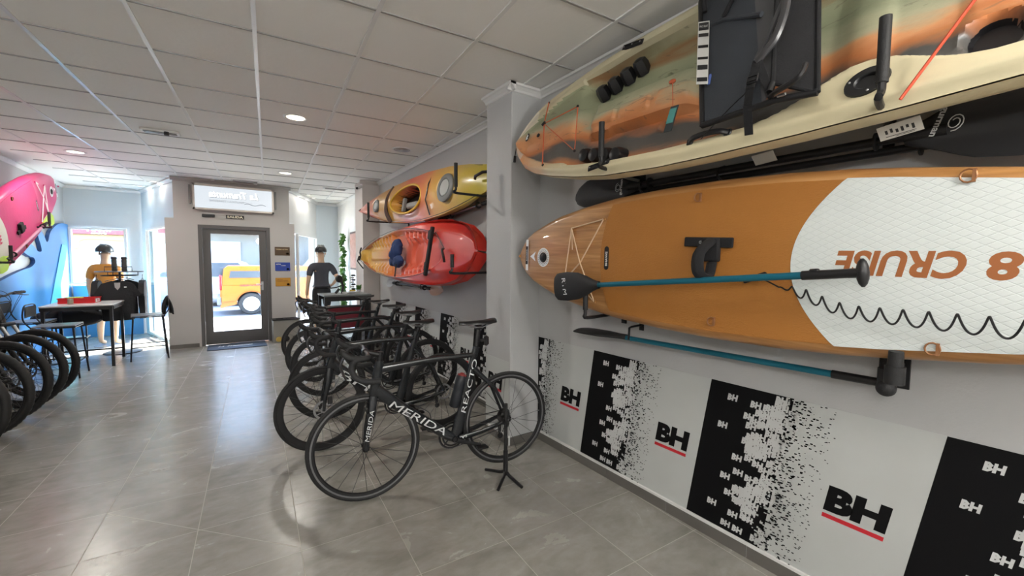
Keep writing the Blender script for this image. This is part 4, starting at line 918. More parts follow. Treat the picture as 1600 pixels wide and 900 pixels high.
# ================================================================== PADDLEBOARDS
HW = [(0, .022), (.012, .060), (.04, .094), (.1, .140), (.2, .19), (.35, .245), (.5, .287), (.7, .322), (.97, .357), (1.3, .374), (1.6, .378), (1.9, .368), (2.1, .352), (2.25, .335), (2.55, .29), (2.9, .215), (3.12, .15), (3.22, .09), (3.25, .03)]
def sup_board(label, M, skinm, railm, padm, pad2m, printm, cordm, words, flip=False, sc=1.0, loop=True):
    t = thing('paddleboard', label, 'paddleboard', M=M); TH = .12; L = 3.25
    mb = MB(); prof = [(1-.5*(TH/2/.38)*(1-cos(a)), TH/2*sin(a)) for a in [pi/2-i*pi/8 for i in range(9)]]
    us = [0, .004, .015, .035, .07, .12] + [.2+i*.1 for i in range(30)] + [3.16, 3.22, 3.245, 3.25]; ns = 26
    def ring(u):
        b = interp(HW, u)*sc; rr = min(TH/2, b*.9+.004); fl_ = max(0, b-rr*.85); th = TH/2*(.35+.65*smooth(0, .18, u))*(.5+.5*smooth(3.25, 3.1, u)); p = []
        for k in range(ns):
            a = 2*pi*k/ns; c, s_ = cos(a), sin(a); p.append((u, (math.copysign(fl_, c) if abs(c) > 1e-9 else 0)+c*rr*.85, s_*th))
        # kept simple: flat top and bottom between the two rounded rails
        return p
    vs = []
    for u in us: vs += ring(u)
    fs = []; ms = []
    for i in range(len(us)-1):
        for k in range(ns): k2 = (k+1) % ns; fs.append((i*ns+k, (i+1)*ns+k, (i+1)*ns+k2, i*ns+k2)); a = 2*pi*(k+.5)/ns; ms.append(0 if sin(a) > .85 else 1)
    fs.append(tuple(range(ns))); ms.append(1); fs.append(tuple(range(len(vs)-1, len(vs)-ns-1, -1))); ms.append(1)
    mb.add(vs, fs, 0, True); mb.m = ms; mb.build('hull', [skinm, railm], t)
    top = TH/2
    def pad(name, u0, c, u1, inset, z0, z1, m):
        P = MB(); n = 60
        def vlim(u): return max(.001, min((interp(HW, u)*sc-inset), .36*sqrt(max(0, (u-u0)/c))))
        uu = [u0+(u1-u0)*(i/n)**1.8 for i in range(n+1)]; nv = 14
        P.grid(lambda a, b: (uu[int(round(a*n))], (b*2-1)*vlim(uu[int(round(a*n))]), z1), n, nv, 0)
        for s in (-1, 1):
            P.add([(u, s*vlim(u), z) for u in uu for z in (z0, z1)], [(2*i, 2*i+1, 2*i+3, 2*i+2) if s < 0 else (2*i, 2*i+2, 2*i+3, 2*i+1) for i in range(n)], 0, False)
        return P.build(name, m, t)
    p1 = pad('deck_pad', .905, .11, 3.12, .045, top-.01, top+.004, padm)
    P2 = pad('deck_pad_light', 1.945, .22, 3.05, .040, top, top+.0062, pad2m)
    # print on the light pad, reading towards the nose
    T = MB(); F = Matrix.Identity(4); Mt = frame((0, 0, top+.0068), (-1, 0, 0), (0, -1, 0), (0, 0, 1))
    T.text(words[0], Mt, -2.262, -.003, .335, .090, 0, 0, .035, .18, 4); T.text(words[1], Mt, -2.575, -.003, .205, .086, 0, 0, .035, .12, 4)
    T.build('deck_lettering', printm, P2)
    # nose graphics
    G = MB(); G.add([(u, v, top+.0012) for u, v in ((.135, .125), (.165, .125), (.165, -.105), (.135, -.105))], [(0, 3, 2, 1)], 0, False)
    G.add([(u, v, top+.002) for u, v in ((.133, .075), (.160, .075), (.160, -.060), (.133, -.060))], [(0, 3, 2, 1)], 1, False)
    G.text('BOARDS', frame((.147, .008, top+.0024), (0, 1, 0), (-1, 0, 0), (0, 0, 1)), 0, 0, .085, .010, 0, 0, .02)
    G.add([(.190, 0, top+.0012), (.255, .036, top+.0012), (.238, 0, top+.0012), (.255, -.036, top+.0012)], [(0, 2, 1), (0, 3, 2)], 0, False)
    n = 36; Mv = Matrix.Translation((.345, -.005, top))
    G.lathe([(.038, .0012), (.068, .0012)], Mv, n, 0, cap=False); G.lathe([(.045, .002), (.0475, .002)], Mv, n, 1, cap=False)
    for k in range(22): a = 2*pi*k/22; G.box((.345+.056*cos(a), -.005+.056*sin(a), top+.002), (.008, .003, .0006), 1, rot=Matrix.Rotation(a+pi/2, 3, 'Z'))
    G.prism([(.955+.018*cos(a)*1.0, .052*(1 if sin(a) > 0 else -1)+.018*sin(a)) for a in [2*pi*i/20 for i in range(20)]][::-1] , top+.005, top+.0055, mi=1)
    G.text('BHAWE', frame((.955, -.004, top+.0062), (0, 1, 0), (-1, 0, 0), (0, 0, 1)), 0, 0, .085, .016, 0, 0, .03)
    G.build('nose_graphics', [WHITE, BLACK], t)
    V = MB(); V.lathe([(.036, 0), (.036, .005), (.03, .008), (.026, .006), (.022, .010), (.010, .012), (.0001, .012)], Mv, 24); V.build('air_valve', BLACK, t)
    # bungee cords through their eyelets
    e = [(.62, .222), (.905, .232), (.700, -.105-.13), (.925, -.243)]
    e = [(.645, .190), (.925, .232), (.590, -.155), (.870, -.300+.03)]
    B = MB(); h = top+.010
    A_, B_, C_, D_ = [(u, v, h) for u, v in e]; mid = (.74, .0, h+.006)
    for pts in ([A_, B_], [B_, (.745, -.03, h+.006), C_], [A_, (.745, -.03, h+.012), D_], [A_, C_], [D_, (.80, -.275+.05, h)], [A_, (.66, .05, h)]): B.tube(pts, .0042, 6)
    B.build('bungee_cord', cordm, t)
    for u, v in e+[(.06, 0)]: m = MB(); m.lathe([(.011, 0), (.011, .008), (.004, .012), (.0001, .012)], Matrix.Translation((u, v, top)), 14); m.build('eyelet', railm, t)
    for u, v in ((1.53, .30), (1.63, -.285), (2.415, .275), (2.375, -.268)):
        m = MB(); m.tube([(u+.018*cos(a), v+.02*sin(a), top+.012) for a in [i*2*pi/12 for i in range(12)]], .003, 6, closed=True); m.box((u+.012, v, top+.009), (.008, .04, .012)); m.build('d_ring', mat('d_ring_bronze', (.35, .16, .07), .35, .4), t)
    # centre handle with its black paddle strap
    m = MB(); m.box((1.595, .085, top+.016), (.24, .046, .012), bev=.004, rot=Matrix.Rotation(radians(-2), 3, 'Z')); m.box((1.615, .05, top+.022), (.085, .11, .03), bev=.006)
    if loop: m.tube(arc([(1.62, .09, top+.03), (1.615, .03, top+.115), (1.62, -.055, top+.12), (1.625, -.075, top+.05), (1.62, -.01, top+.015)], 5), .016, 8, flat=1.8)
    h_ = m.build('carry_handle', BLKFAB, t)
    m = MB(); m.text('SUP BOARD', frame((1.60, .085, top+.0235), (-1, 0, 0), (0, -1, 0), (0, 0, 1)), 0, 0, .09, .014, 0, 0, .02); m.build('handle_print', LGREY, h_)
    f = MB(); f.add([(3.0, 0, -top), (3.15, 0, -top-.0), (3.12, .004, -top-.05), (3.05, .004, -top-.05)], [(0, 1, 2, 3)], 0, False)
    return t
Ms = frame((1.94, 2.702, 1.484), (0, -1, -.022), (0, -.022, 1))
for i in range(3): pass
sup = sup_board('orange wood-grain paddleboard with a white deck pad hung on the near right wall', Ms, WOODB, WOODB, PADO, PADW, mat('rust_print', (.36, .12, .035), .5), CORDW, ('CRUISE', '10.8'))
PK = mat('pink_board', (.62, .03, .17), .35, noise_amt=.1); PKD = mat('pink_pad', (.58, .045, .18), .6, noise_amt=.15, bump=.2)
dn = Vector((0, -.9195, -.393))
vup = dn.cross(Vector((1, 0, 0)))           # in-plane, pointing down and back
if vup.z > 0: vup = -vup
Mp = frame((-2.17, 9.289, 2.567), dn, vup) @ Matrix.Scale(1.105, 4)
pink = sup_board('pink paddleboard with a cream deck pad hung slanting on the left wall', Mp, PK, PK, PKD, mat('cream_pad', (.66, .64, .58), .6, bump=.2), mat('crimson_print', (.6, .02, .1), .5), WHITE, ('CRUISE', '10.8'), loop=False)

def j_bracket(y, xf, zt, zb, label, dy=.10, xw=None, grp='black padded wall brackets for boards and kayaks', r=.011, wh=.16, foam=.016, sx=1):
    xw = xw if xw is not None else WX
    t = thing('wall_bracket', label, 'bracket', (xw, y+dy, zb), 0, grp); o = Vector((xw, y+dy, zb)); L = lambda p: Vector(p)-o
    m = MB(); m.tube(arc([L((xf, y, zt-.12)), L((xf, y, zb+.03)), L((xf+.02*sx, y+dy*.1, zb)), L((xw-.02*sx, y+dy*.9, zb+.012)), L((xw-.015*sx, y+dy, zb+.0))], 4), r, 8); m.build('arm', BLACK, t)
    m = MB(); m.tube([L((xf, y, zt)), L((xf, y, zb+.05))], foam, 10); m.build('foam_sleeve', RUB, t)
    m = MB(); m.box((-.006*sx, 0, .02), (.012, .035, wh)); m.build('wall_plate', BLACK, t); return t
j_bracket(1.60, 1.66, 2.178, 1.945, 'black padded hook holding the camo kayak near its nose', .12)
j_bracket(.445, 1.66, 2.18, 1.935, 'black padded hook holding the camo kayak below its middle, above the white tag', .10)
j_bracket(1.84, 1.80, 1.325, 1.098, 'black hook holding the orange paddleboard near its nose, behind the paddle blade', .0)

# ------------------------------------------------------------------ SUP paddles, leash, lower bracket
def sup_paddle(label, blade_c, handle, n, word=None, mats=TEAL, bl=.33, bw=.15, name='paddle', up=None, grip_word=None):
    """shaft from blade centre to handle point; n = direction the blade face looks"""
    a = Vector(blade_c); b = Vector(handle); d = (b-a).normalized(); nn = Vector(n); nn = (nn-d*nn.dot(d)).normalized(); M = frame(a, d, nn.cross(d), nn); L = (b-a).length
    t = thing('sup_paddle', label, 'paddle', M=M)
    m = MB(); tab = [(-.17, .05), (-.165, .062), (-.14, .071), (-.06, .074), (.03, .066), (.10, .045), (.15, .024), (.185, .017)]
    k = bl/.33; kw = bw/.15
    def fn(u, v):
        x = -.17+.355*u; w = interp(tab, x)*kw; a2 = 2*pi*v; th = interp([(-.17, .003), (-.1, .007), (.05, .012), (.185, .016)], x)
        return (x*k, w*cos(a2), th*sin(a2)+.006*(1-cos(a2*2))*.5-.012*abs(cos(a2))*0)
    m.grid(fn, 16, 20, flip=True); m.add([fn(0, j/20) for j in range(20)], [tuple(range(20))], 0, False)
    m.build('blade', MATTE, t)
    if word: m = MB(); m.text(word, frame((-.075*k, .0, .0135), (.12, -1, 0), (1, .12, 0), (0, 0, 1)), 0, 0, .085*kw, .034, 0, 0, .0, .1); m.build('blade_print', WHITE, t)
    m = MB(); m.tube([(.17*k, 0, 0), (L-.16, 0, 0)], .0145, 14); m.build('shaft', mats, t)
    m = MB(); m.tube([(L-.18, 0, 0), (L-.03, 0, 0)], [.0175, .0165], 12); m.box((L-.14, .016, 0), (.03, .014, .02), bev=.004); m.build('grip_collar', BLACK, t)
    m = MB(); m.tube(arc([(L-.04, 0, 0), (L-.015, .0, 0), (L, 0, 0)], 3), .017, 12); m.ball((L, 0, .0), (.019, .050, .020)); m.build('handle', BLACK, t)
    return t
sup_paddle('blue-teal paddle hung across the front of the orange paddleboard', (1.775, 1.91, 1.29), (1.775, .497, 1.406), (-1, 0, 0), 'RTM', bl=.37, bw=.185)
sup_paddle('blue-teal paddle stored low beneath the orange paddleboard, blade edge on', (2.05, 1.95, .965), (2.05, .475, .985), (-.10, .15, 1), bl=.40, bw=.17)
t = thing('leash', 'black coiled leash clipped on the orange paddleboard', 'leash', (1.868, .86, 1.37))
pts = []
for k in range(430):
    s = k/429; y = -(.075+s*.98); z = -.03-.072*smooth(0, .35, s*1.3)-.022*s; a = 2*pi*15.5*s*(1.25-.25*s); r = .021+.015*s; r *= min(1, s*12)
    pts.append((-.022-r*.35*(1+cos(a)), y+r*.22*sin(a*1.0), z+r*cos(a)))
m = MB(); m.tube(arc([(0, 0, 0), (-.02, -.035, -.01), tuple(pts[0])], 4)[:-1]+pts, .0034, 6); m.build('coil', BLACK, t)
m = MB(); m.box((0, .03, .005), (.014, .10, .022), bev=.004, rot=Matrix.Rotation(radians(-20), 3, 'X')); m.build('cuff_strap', BLKFAB, t)
t = thing('board_rack', 'black padded peg rack low on the wall holding paddle grip and paddleboard edge', 'bracket', (WX, .47, 1.02))
m = MB(); m.box((-.006, -.01, .0), (.012, .04, .13)); m.tube([(0, 0, .03), (-.18, -.02, .03), (-.315, -.055, .035)], .014, 10); m.tube([(0, 0, -.03), (-.20, -.005, -.035)], .014, 10); m.build('arm', BLACK, t)
m = MB(); m.tube([(-.318, -.055, .015), (-.320, -.056, .075)], .028, 14); m.tube([(-.320, -.056, .075), (-.322, -.057, .125)], [.022, .020], 14); m.build('foam_peg', RUB, t)
m = MB(); m.tube([(-.20, -.005, -.04), (-.20, -.005, .04)], .024, 14); m.ball((-.21, -.01, -.03), .030, 0, 16, 10); m.build('foam_peg', RUB, t)
m = MB(); m.tube([(-.06, .03, -.03), (-.06, .03, .07)], .020, 12); m.build('foam_peg', RUB, t)
t = thing('paddle_hook', 'small black hook on the wall carrying the lower teal paddle behind its blade', 'bracket', (WX, 1.70, .985)); m = MB(); m.tube([(0, 0, .06), (-.10, 0, .055), (-.12, 0, .05), (-.125, 0, -.02), (-.10, 0, -.03)], .007, 8); m.box((-.004, 0, .06), (.008, .03, .07)); m.build('hook', BLACK, t)

# ------------------------------------------------------------------ double-bladed kayak paddles
def kayak_paddle(label, a, b, n, grp=None, blade=MATTE, shaft=BLACK, bl=.47, bw=.175, word=True, blade2=None, bw2=None, r=.0155):
    a = Vector(a); b = Vector(b); d = (b-a).normalized(); nn = Vector(n); nn = (nn-d*nn.dot(d)).normalized(); M = frame(a, d, nn.cross(d), nn); L = (b-a).length
    t = thing('kayak_paddle', label, 'paddle', group=grp, M=M)
    m = MB(); m.tube([(bl*.85, 0, 0), (L-bl*.85, 0, 0)], r, 14); m.build('shaft', shaft, t)
    for e in (0, 1):
        m = MB(); tab = [(0, .020), (.03, .052), (.10, .078), (.22, .088), (.32, .074), (.40, .040), (.47, .018)]
        def fn(u, v, e=e):
            x = .47*u; a2 = 2*pi*v; w = interp(tab, x)*((bw2 or bw if e else bw)/.175); y = w*cos(a2); z = .007*sin(a2)*(1+2*smooth(.3, .47, x))+.028*(y/.088)**2+.012*math.exp(-(y/.012)**2)*(1 if sin(a2) > 0 else 0)*smooth(.05, .4, x)-.014
            X = x*bl/.47; return (X, y, z) if e == 0 else (L-X, -y, z)
        m.grid(fn, 18, 28, flip=True)
        m.build('blade', (blade2 or blade) if e else blade, t)
        x = bl*.93 if e == 0 else L-bl*.93
        c = MB(); c.tube([(x-.04, 0, 0), (x+.07, 0, 0)], .021, 14); c.build('ferrule', RUB, t); c = MB(); c.lathe([(.015, -.004), (.033, -.003), (.033, .003), (.015, .004)], Matrix.Translation((x+(.12 if e == 0 else -.12), 0, 0)) @ Matrix.Rotation(pi/2, 4, 'Y'), 18, closed=True); c.build('drip_ring', RUB, t)
        if word:
            w = MB(); Mw = frame((x-(.10 if e == 0 else -.12), .0, .024), (0, 1, 0), (-1 if e == 0 else 1, 0, 0), (0, 0, 1)) if e == 0 else frame((x+.09, .01, .026), (-.3, -1, 0), (1, -.3, 0), (0, 0, 1))
            w.tube([(.030*cos(k*.5)*(1-k*.03), .022*sin(k*.5)*(1-k*.03), .0) for k in range(22)], .0016, 4, M=Mw); w.text('gurman', Mw, 0, -.045 if e else -.03, .10, .020, 0, 0, .03); w.build('blade_logo', LGREY, t)
    return t
kayak_paddle('black double-bladed kayak paddle hung between camo kayak and orange paddleboard, in front', (2.03, 2.20, 1.895), (2.03, -.08, 1.895), (-1, .0, .12), blade=MATTE, r=.017, bw=.20, bl=.55, bw2=.29)
kayak_paddle('second black kayak paddle tucked just behind and below the front one', (2.085, 2.17, 1.872), (2.085, -.12, 1.860), (-1, 0, -.25), blade=BLACK, word=False, r=.016)
t = thing('price_tag', 'white paper tag with dark print hanging under the camo kayak by the bracket', 'tag', M=frame((1.90, .455, 1.895), (-.10, -1, .12), (-.55, .14, .83)))
m = MB(); m.box((0, 0, 0), (.115, .050, .0015)); m.build('paper', mat('tag_paper', (.66, .65, .60), .6), t)
m = MB()
for k in range(6): m.box((-.035+.014*k, .003*sin(k*2), .0012), (.007, .014+.006*sin(k*3), .0004))
m.box((0, -.016, .0012), (.08, .002, .0004)); m.box((.01, -.02, .0012), (.05, .0015, .0004)); m.build('print', mat('ink', (.03, .03, .03), .5), t)
t = thing('price_tag', 'small white tag lying over the paddle shaft left of the camo kayak middle bracket', 'tag', M=frame((1.99, .93, 1.905), (-.2, -1, .05), (-.6, .1, .75)))
m = MB(); m.box((0, 0, 0), (.10, .05, .0015)); m.build('paper', mat('tag_paper'), t)
for nm, y in (('paddle_strap', 1.15), ('paddle_strap', 1.62)):
    t = thing(nm, 'black hook and strap carrying the two kayak paddles, %s' % ('nearer the middle' if y < 1.3 else 'near the left blade'), 'strap', (WX, y, 1.89)); m = MB(); m.tube([(0, 0, .03), (-.10, 0, .028), (-.155, 0, .01), (-.160, 0, -.025), (-.10, 0, -.055), (-.04, 0, -.055), (0, 0, -.04)], .0055, 8); m.build('hook', BLACK, t)

# ================================================================== KAYAKS
def hull_mesh(mb, hw, L, depth, n=70, k=20, mi=0, w0=-.012, tuck=.8):
    def fn(a, b):
        u = L*a; h = interp(hw, u); th = pi*b; c, s = cos(th), sin(th); d = depth(u)
        return (u, h*math.copysign(abs(c)**tuck, c), w0-d*abs(s)**.75)
    mb.grid(fn, n, k, mi)
KB = [(0, .004), (.01, .030), (.03, .066), (.08, .135), (.17, .222), (.30, .282), (.5, .338), (.75, .388), (1.0, .424), (1.35, .443), (1.6, .442), (1.95, .431), (2.22, .416), (2.47, .398), (2.8, .365), (3.2, .30), (3.6, .19), (3.85, .09), (3.9, .01)]
def camo_kayak():
    L = 3.9
    M = frame((1.838, 2.640, 2.330), (0, -1, -.004), (.313, 0, .950))
    t = thing('kayak', 'large camouflage green, orange and cream fishing kayak hung high on the right wall', 'kayak', M=M)
    def relief(u, v):
        b = interp(KB, u); q = abs(v)/b
        # width of the rim grows into a broad arm rest on the lower side
        lim = .84-.30*math.exp(-((u-2.12)/.20)**2)*(1 if v < 0 else .7)-.05*smooth(2.3, 2.6, u)
        if u < .62: lim = .80-.15*smooth(.5, .1, u)
        inside = 1-smooth(lim-.07, lim, q)
        dp = .028+.062*smooth(.55, .80, u)+.03*smooth(1.35, 1.5, u)*smooth(2.05, 1.95, u)
        dp *= smooth(.02, .14, u)*smooth(3.85, 3.5, u)
        h = -dp*inside
        # centre console ridge between the foot wells
        r = smooth(.72, .80, u)*smooth(1.50, 1.40, u)
        h += inside*r*.062*(smooth(.112, .094, abs(v+.02)))
        h += inside*r*.018*(smooth(.045, .030, abs(v+.035)))*(1 if (u*4.2) % 1 > .2 else 0)
        # pressed ribs on the aft deck
        r2 = smooth(2.0, 2.1, u)*smooth(3.3, 3.1, u); h += inside*r2*.014*smooth(-.2, .5, sin(u*19))*smooth(.30, .2, abs(v))
        h += inside*r2*.05*smooth(.10, .2, abs(v))*smooth(2.0, 2.35, u)
        # foredeck crease
        if u < .62: h += .012*smooth(.10, .02, abs(v+.01))*inside
        # scuppers
        for (su, sv, sr) in ((1.22, .125, .020), (1.27, -.175, .022), (2.40, -.232, .055), (2.40, .232, .055)):
            d = sqrt((u-su)**2+(v-sv)**2)
            if d < sr*1.3: h -= .07*smooth(sr*1.25, sr*.8, d)
        h -= .034*smooth(.90, 1.0, q)**1.3 - .008*smooth(.84, .9, q)
        return h, q, lim
    mb = MB(); NU, NV = 300, 84
    us = [L*(i/NU) for i in range(NU+1)]; us[1] = .006; us[2] = .018
    def fn(a, b):
        u = us[int(round(a*NU))]; v = (b*2-1)*interp(KB, u); return (u, v, relief(u, v)[0])
    def mf(a, b):
        u = L*a; v = (b*2-1)*interp(KB, u); h, q, lim = relief(u, v); return 1 if q > lim-.035 else 0
    mb.grid(fn, NU, NV, flip=False, mfn=mf); mb.build('deck', [CAMO, GUNW], t)
    mb = MB(); hull_mesh(mb, KB, L, lambda u: .035+.235*smooth(-.1, .9, u)*smooth(4.0, 3.2, u), 90, 32, w0=-.034, tuck=2.1); mb.f = [f[::-1] for f in mb.f]; mb.build('hull', GUNW, t)
    # moulded black foot braces
    for i in range(8):
        up = i < 4; k = i % 4; u = .77+.088*k; v = (.19+.024*k) if up else -(.245+.018*k)
        m = MB()
        m.lathe([(.042, -.06), (.044, -.005), (.036, .022), (.018, .030), (.0001, .030)], Matrix.Translation((u, v, -.045)) @ Matrix.Rotation(radians(-28 if up else 18), 4, 'X') @ Matrix.Rotation(radians(30), 4, 'Z'), 6 if up else 14); m.build('foot_brace', BLACK, t)
    for u, v, a in ((.985, .372, -9), (.965, -.372, 6), (2.95, -.335, 0)):
        m = MB(); m.box((u, v, .004), (.155, .036, .010), bev=.0045, rot=Matrix.Rotation(radians(a), 3, 'Z'))
        Mr = Matrix.Translation((u, v, .010)) @ Matrix.Rotation(radians(a), 4, 'Z'); m.box((0, .009, 0), (.13, .005, .006), M=Mr); m.box((0, -.009, 0), (.13, .005, .006), M=Mr); r = m.build('gear_track', BLACK, t)
        m = MB()
        for k in (-.06, 0, .06): m.ball(Mr @ Vector((k, 0, .002)), (.005, .005, .003), 0, 10, 5)
        m.build('screws', STEEL, r)
    for u, v in ((2.40, -.232), (2.40, .232)): m = MB(); m.lathe([(.0001, 0), (.048, 0), (.056, .02)], Matrix.Translation((u, v, -.085)), 24, cap=False); m.build('scupper_well', BLACK, t)
    # side handles
    for u, v in ((1.605, -.372),):
        m = MB(); m.tube(arc([(u-.085, v, .004), (u-.06, v+.004, .022), (u, v+.006, .028), (u+.06, v+.004, .022), (u+.085, v, .004)], 4), .010, 8, flat=1.3); m.box((u-.085, v, .004), (.03, .030, .012), bev=.004); m.box((u+.085, v, .004), (.03, .030, .012), bev=.004); m.build('side_handle', BLACK, t)
    # rod holder
    m = MB(); Mr = Matrix.Translation((2.135, -.312, .0)) @ Matrix.Rotation(radians(20), 4, 'Z')
    m.lathe([(.062, .002), (.060, .010), (.034, .012), (.028, .006), (.028, -.03), (.0001, -.03)], Mr @ Matrix.Diagonal((1, .78, 1, 1)), 28); r = m.build('rod_holder', BLACK, t)
    m = MB()
    for a in (.6, 2.5, 4.6): m.ball(Mr @ Vector((.050*cos(a), .038*sin(a), .012)), (.0045, .0045, .003), 0, 10, 5)
    m.build('screws', STEEL, r)
    # bow: emblem, drain plug, toggle, red cords
    m = MB(); m.lathe([(.020, 0), (.020, .002), (.0001, .002)], Matrix.Translation((.125, .02, .0)) @ Matrix.Diagonal((1, 1.6, 1, 1)), 18, 1); m.prism([(.113, .000), (.137, .004), (.128, .018), (.134, .03), (.120, .045), (.112, .02)], .002, .003, mi=0); m.build('bow_emblem', [WHITE, BLACK], t)
    m = MB(); m.lathe([(.014, 0), (.014, .006), (.006, .010), (.0001, .008)], Matrix.Translation((.245, .010, -.012)), 16); m.build('drain_plug', MATTE, t)
    c = (.335, .055, .026); B = MB(); P = lambda u, v, z=.006: (u, v, z)
    N1 = (.287, .245); N2 = (.422, -.260); N3 = (.625, .105); N4 = (.715, -.225)
    B.tube([P(*N1), c, P(*N2)], .0042, 6); B.tube([P(*N3, .0), c, P(*N4, .0), P(*N3, .0)], .0042, 6); B.build('bow_cord', CORDO, t)
    for (u, v) in (N1, N2, N3, N4): m = MB(); m.ball((u, v, .002), (.010, .010, .008), 0, 12, 6); m.build('cord_eyelet', BLACK, t)
    m = MB(); m.tube([(c[0]-.012, c[1]-.01, c[2]+.003), (c[0]+.012, c[1]+.006, c[2]+.003)], .011, 8); m.build('cord_lock', BLACK, t)
    m = MB(); m.tube([(2.23, -.414, .010), (2.363, -.183, .05), (2.46, .0, .06), (2.60, .24, .04)], .0045, 6); m.build('long_red_cord', mat('red_orange_cord', (.66, .08, .03), .6), t)
    m = MB(); m.tube([(-.002, -.01, -.02), (-.028, -.02, -.02), (-.030, -.08, -.03)], .0035, 6); m.tube([(-.030, -.08, -.03), (-.030, -.125, -.04)], .011, 8); m.build('carry_toggle', BLACK, t)
    # hanging teal tag
    m = MB(); m.box((1.42, -.250, .045), (.042, .130, .003), rot=Matrix.Rotation(radians(-3), 3, 'Z')); m.build('card', mat('tag_dark', (.03, .04, .045), .5), None) if False else None
    tg = m.build('hang_tag', mat('tag_dark', (.03, .04, .045), .5), t)
    m = MB(); m.box((1.418, -.235, .047), (.036, .075, .001), rot=Matrix.Rotation(radians(-3), 3, 'Z')); m.build('tag_print', mat('tag_teal', (.08, .30, .28), .5), tg)
    m = MB(); m.tube([(1.335, .0, .0), (1.412, -.186, .044)], .002, 5); m.ball((1.333, .005, .0), (.02, .012, .01), 0, 10, 6); m.build('tag_string', CORDO, tg)
    # folding seat: two fabric panels on a bent tube frame
    def quad_panel(mb, tl, bl_, br, tr, th=.010, sag=.010):
        tl, bl_, br, tr = map(Vector, (tl, bl_, br, tr))
        f = lambda z0: (lambda a, b: tuple((bl_.lerp(br, a)).lerp(tl.lerp(tr, a), b)+Vector((0, 0, z0+sag*sin(pi*b)*sin(pi*a)))))
        mb.grid(f(0), 10, 14, 0); mb.grid(f(-th), 10, 14, 0, flip=True)
    A = [(1.43, .36, .05), (1.597, -.339, .05), (1.856, -.354, .09), (1.70, .36, .13)]
    B_ = [(1.80, .40, .13), (1.895, -.297, .12), (2.025, -.350, .07), (1.92, .40, .09)]
    seat = MB(); TB_ = .012
    seat.tube([A[1], A[0], (1.46, .44, .06), (1.60, .46, .09), A[3]], TB_, 10); seat.tube([A[1], A[2], (1.90, -.345, .085), B_[2]], .013, 10); seat.tube([(1.89, -.33, .12), B_[1]], .012, 10)
    so = seat.build('seat', BLACK, t)
    m = MB(); quad_panel(m, *A); m.tube([A[0], A[1]], .010, 8); m.tube([A[1], A[2]], .009, 8); m.tube([(1.50, .18, .06), (1.62, .13, .095), (1.80, .03, .13)], .010, 8); m.build('backrest_panel', CHARC, so)
    m = MB(); quad_panel(m, *B_); m.tube([B_[0], B_[1]], .009, 8); m.tube([B_[2], B_[3]], .009, 8); m.tube([B_[1], B_[2]], .008, 8); m.build('seat_panel', BLKFAB, so)
    m = MB(); quad_panel(m, A[3], A[2], (1.893, -.30, .11), (1.80, .40, .12), .003, 0); m.build('grey_mesh_gusset', mat('grey_mesh', (.085, .085, .09), .9), so)
    m = MB(); m.tube(arc([(1.838, -.206, .15), (1.870, -.185, .165), (1.896, -.156, .17), (1.914, -.096, .18), (1.913, -.018, .18), (1.88, .12, .17), (1.85, .28, .15)], 6), .013, 8, flat=1.2); m.tube(arc([(1.835, -.20, .155), (1.862, -.13, .165), (1.885, -.05, .17), (1.90, .05, .165)], 6), .007, 8, flat=1.4); m.build('grey_hose_strap', mat('strap_sheen', (.05, .05, .055), .3), so)
    def strap(pts, w, name, z=0.0):
        m = MB(); P_ = [Vector(p) for p in pts]
        for p, q in zip(P_, P_[1:]):
            d = (q-p).normalized(); s = Vector((-d.y, d.x, 0)).normalized()*w/2; n = Vector((0, 0, .003))
            m.add([p-s, q-s, q+s, p+s, p-s+n, q-s+n, q+s+n, p+s+n], [(0, 3, 2, 1), (4, 5, 6, 7), (0, 1, 5, 4), (1, 2, 6, 5), (2, 3, 7, 6), (3, 0, 4, 7)], 0, False)
        return m.build(name, BLKFAB, so)
    strap([(1.840, -.205, .155), (1.824, -.300, .135), (1.808, -.345, .10), (1.800, -.43, .035)], .032, 'webbing_strap')
    strap([(1.846, -.215, .155), (1.870, -.28, .13), (1.895, -.335, .10)], .026, 'webbing_strap')
    m = MB(); m.box((1.832, -.272, .146), (.042, .034, .010), bev=.003); m.box((1.832, -.264, .153), (.030, .005, .004)); m.box((1.832, -.282, .153), (.030, .005, .004)); m.build('buckle', BLACK, so)
    m = MB(); m.tube(arc([(1.885, -.335, .10), (1.92, -.345, .13), (1.967, -.337, .14), (1.998, -.325, .15), (2.001, -.279, .14)], 5), .010, 8); m.build('seat_frame_loop', BLACK, so)
    m = MB(); m.box((1.93, -.352, .112), (.03, .012, .008), bev=.003); m.build('steel_clip', STEEL, so)
    m = MB(); m.tube(arc([(1.59, -.39, .03), (1.70, -.34, .08), (1.81, -.30, .125)], 4), .0022, 5); m.build('thin_line', BLACK, so)
    m = MB(); m.box((1.590, -.125, .064), (.012, .05, .004)); m.build('blue_label', mat('label_blue', (.12, .20, .6), .5), so)
    m = MB(); m.tube(arc([(1.50, .235, .09), (1.50, .29, .11), (1.56, .30, .12), (1.62, .36, .12)], 4), .011, 8); m.tube(arc([(1.611, .142, .10), (1.66, .22, .12), (1.70, .32, .12)], 4), .009, 8); m.build('top_strap', BLKFAB, so)
    m = MB(); Mh = frame((1.541, .013, .088), (1, -.15, -.3), (-.20, 1, 0)); m.box((0, 0, 0), (.050, .35, .0015), 0, M=Mh)
    for y_, h_ in ((.145, .045), (.095, .02), (.03, .016), (-.035, .014), (-.085, .026), (-.15, .022)): m.rect(Mh, -.022, y_-h_/2, .022, y_+h_/2, .0015, 1)
    m.text('PRO SEAT', Mh, 0, .145, .036, .012, .0022, 0, .01); m.build('cardboard_strip', [mat('card_white', (.62, .62, .60), .6), BLACK], so)
    return t
camo = camo_kayak()

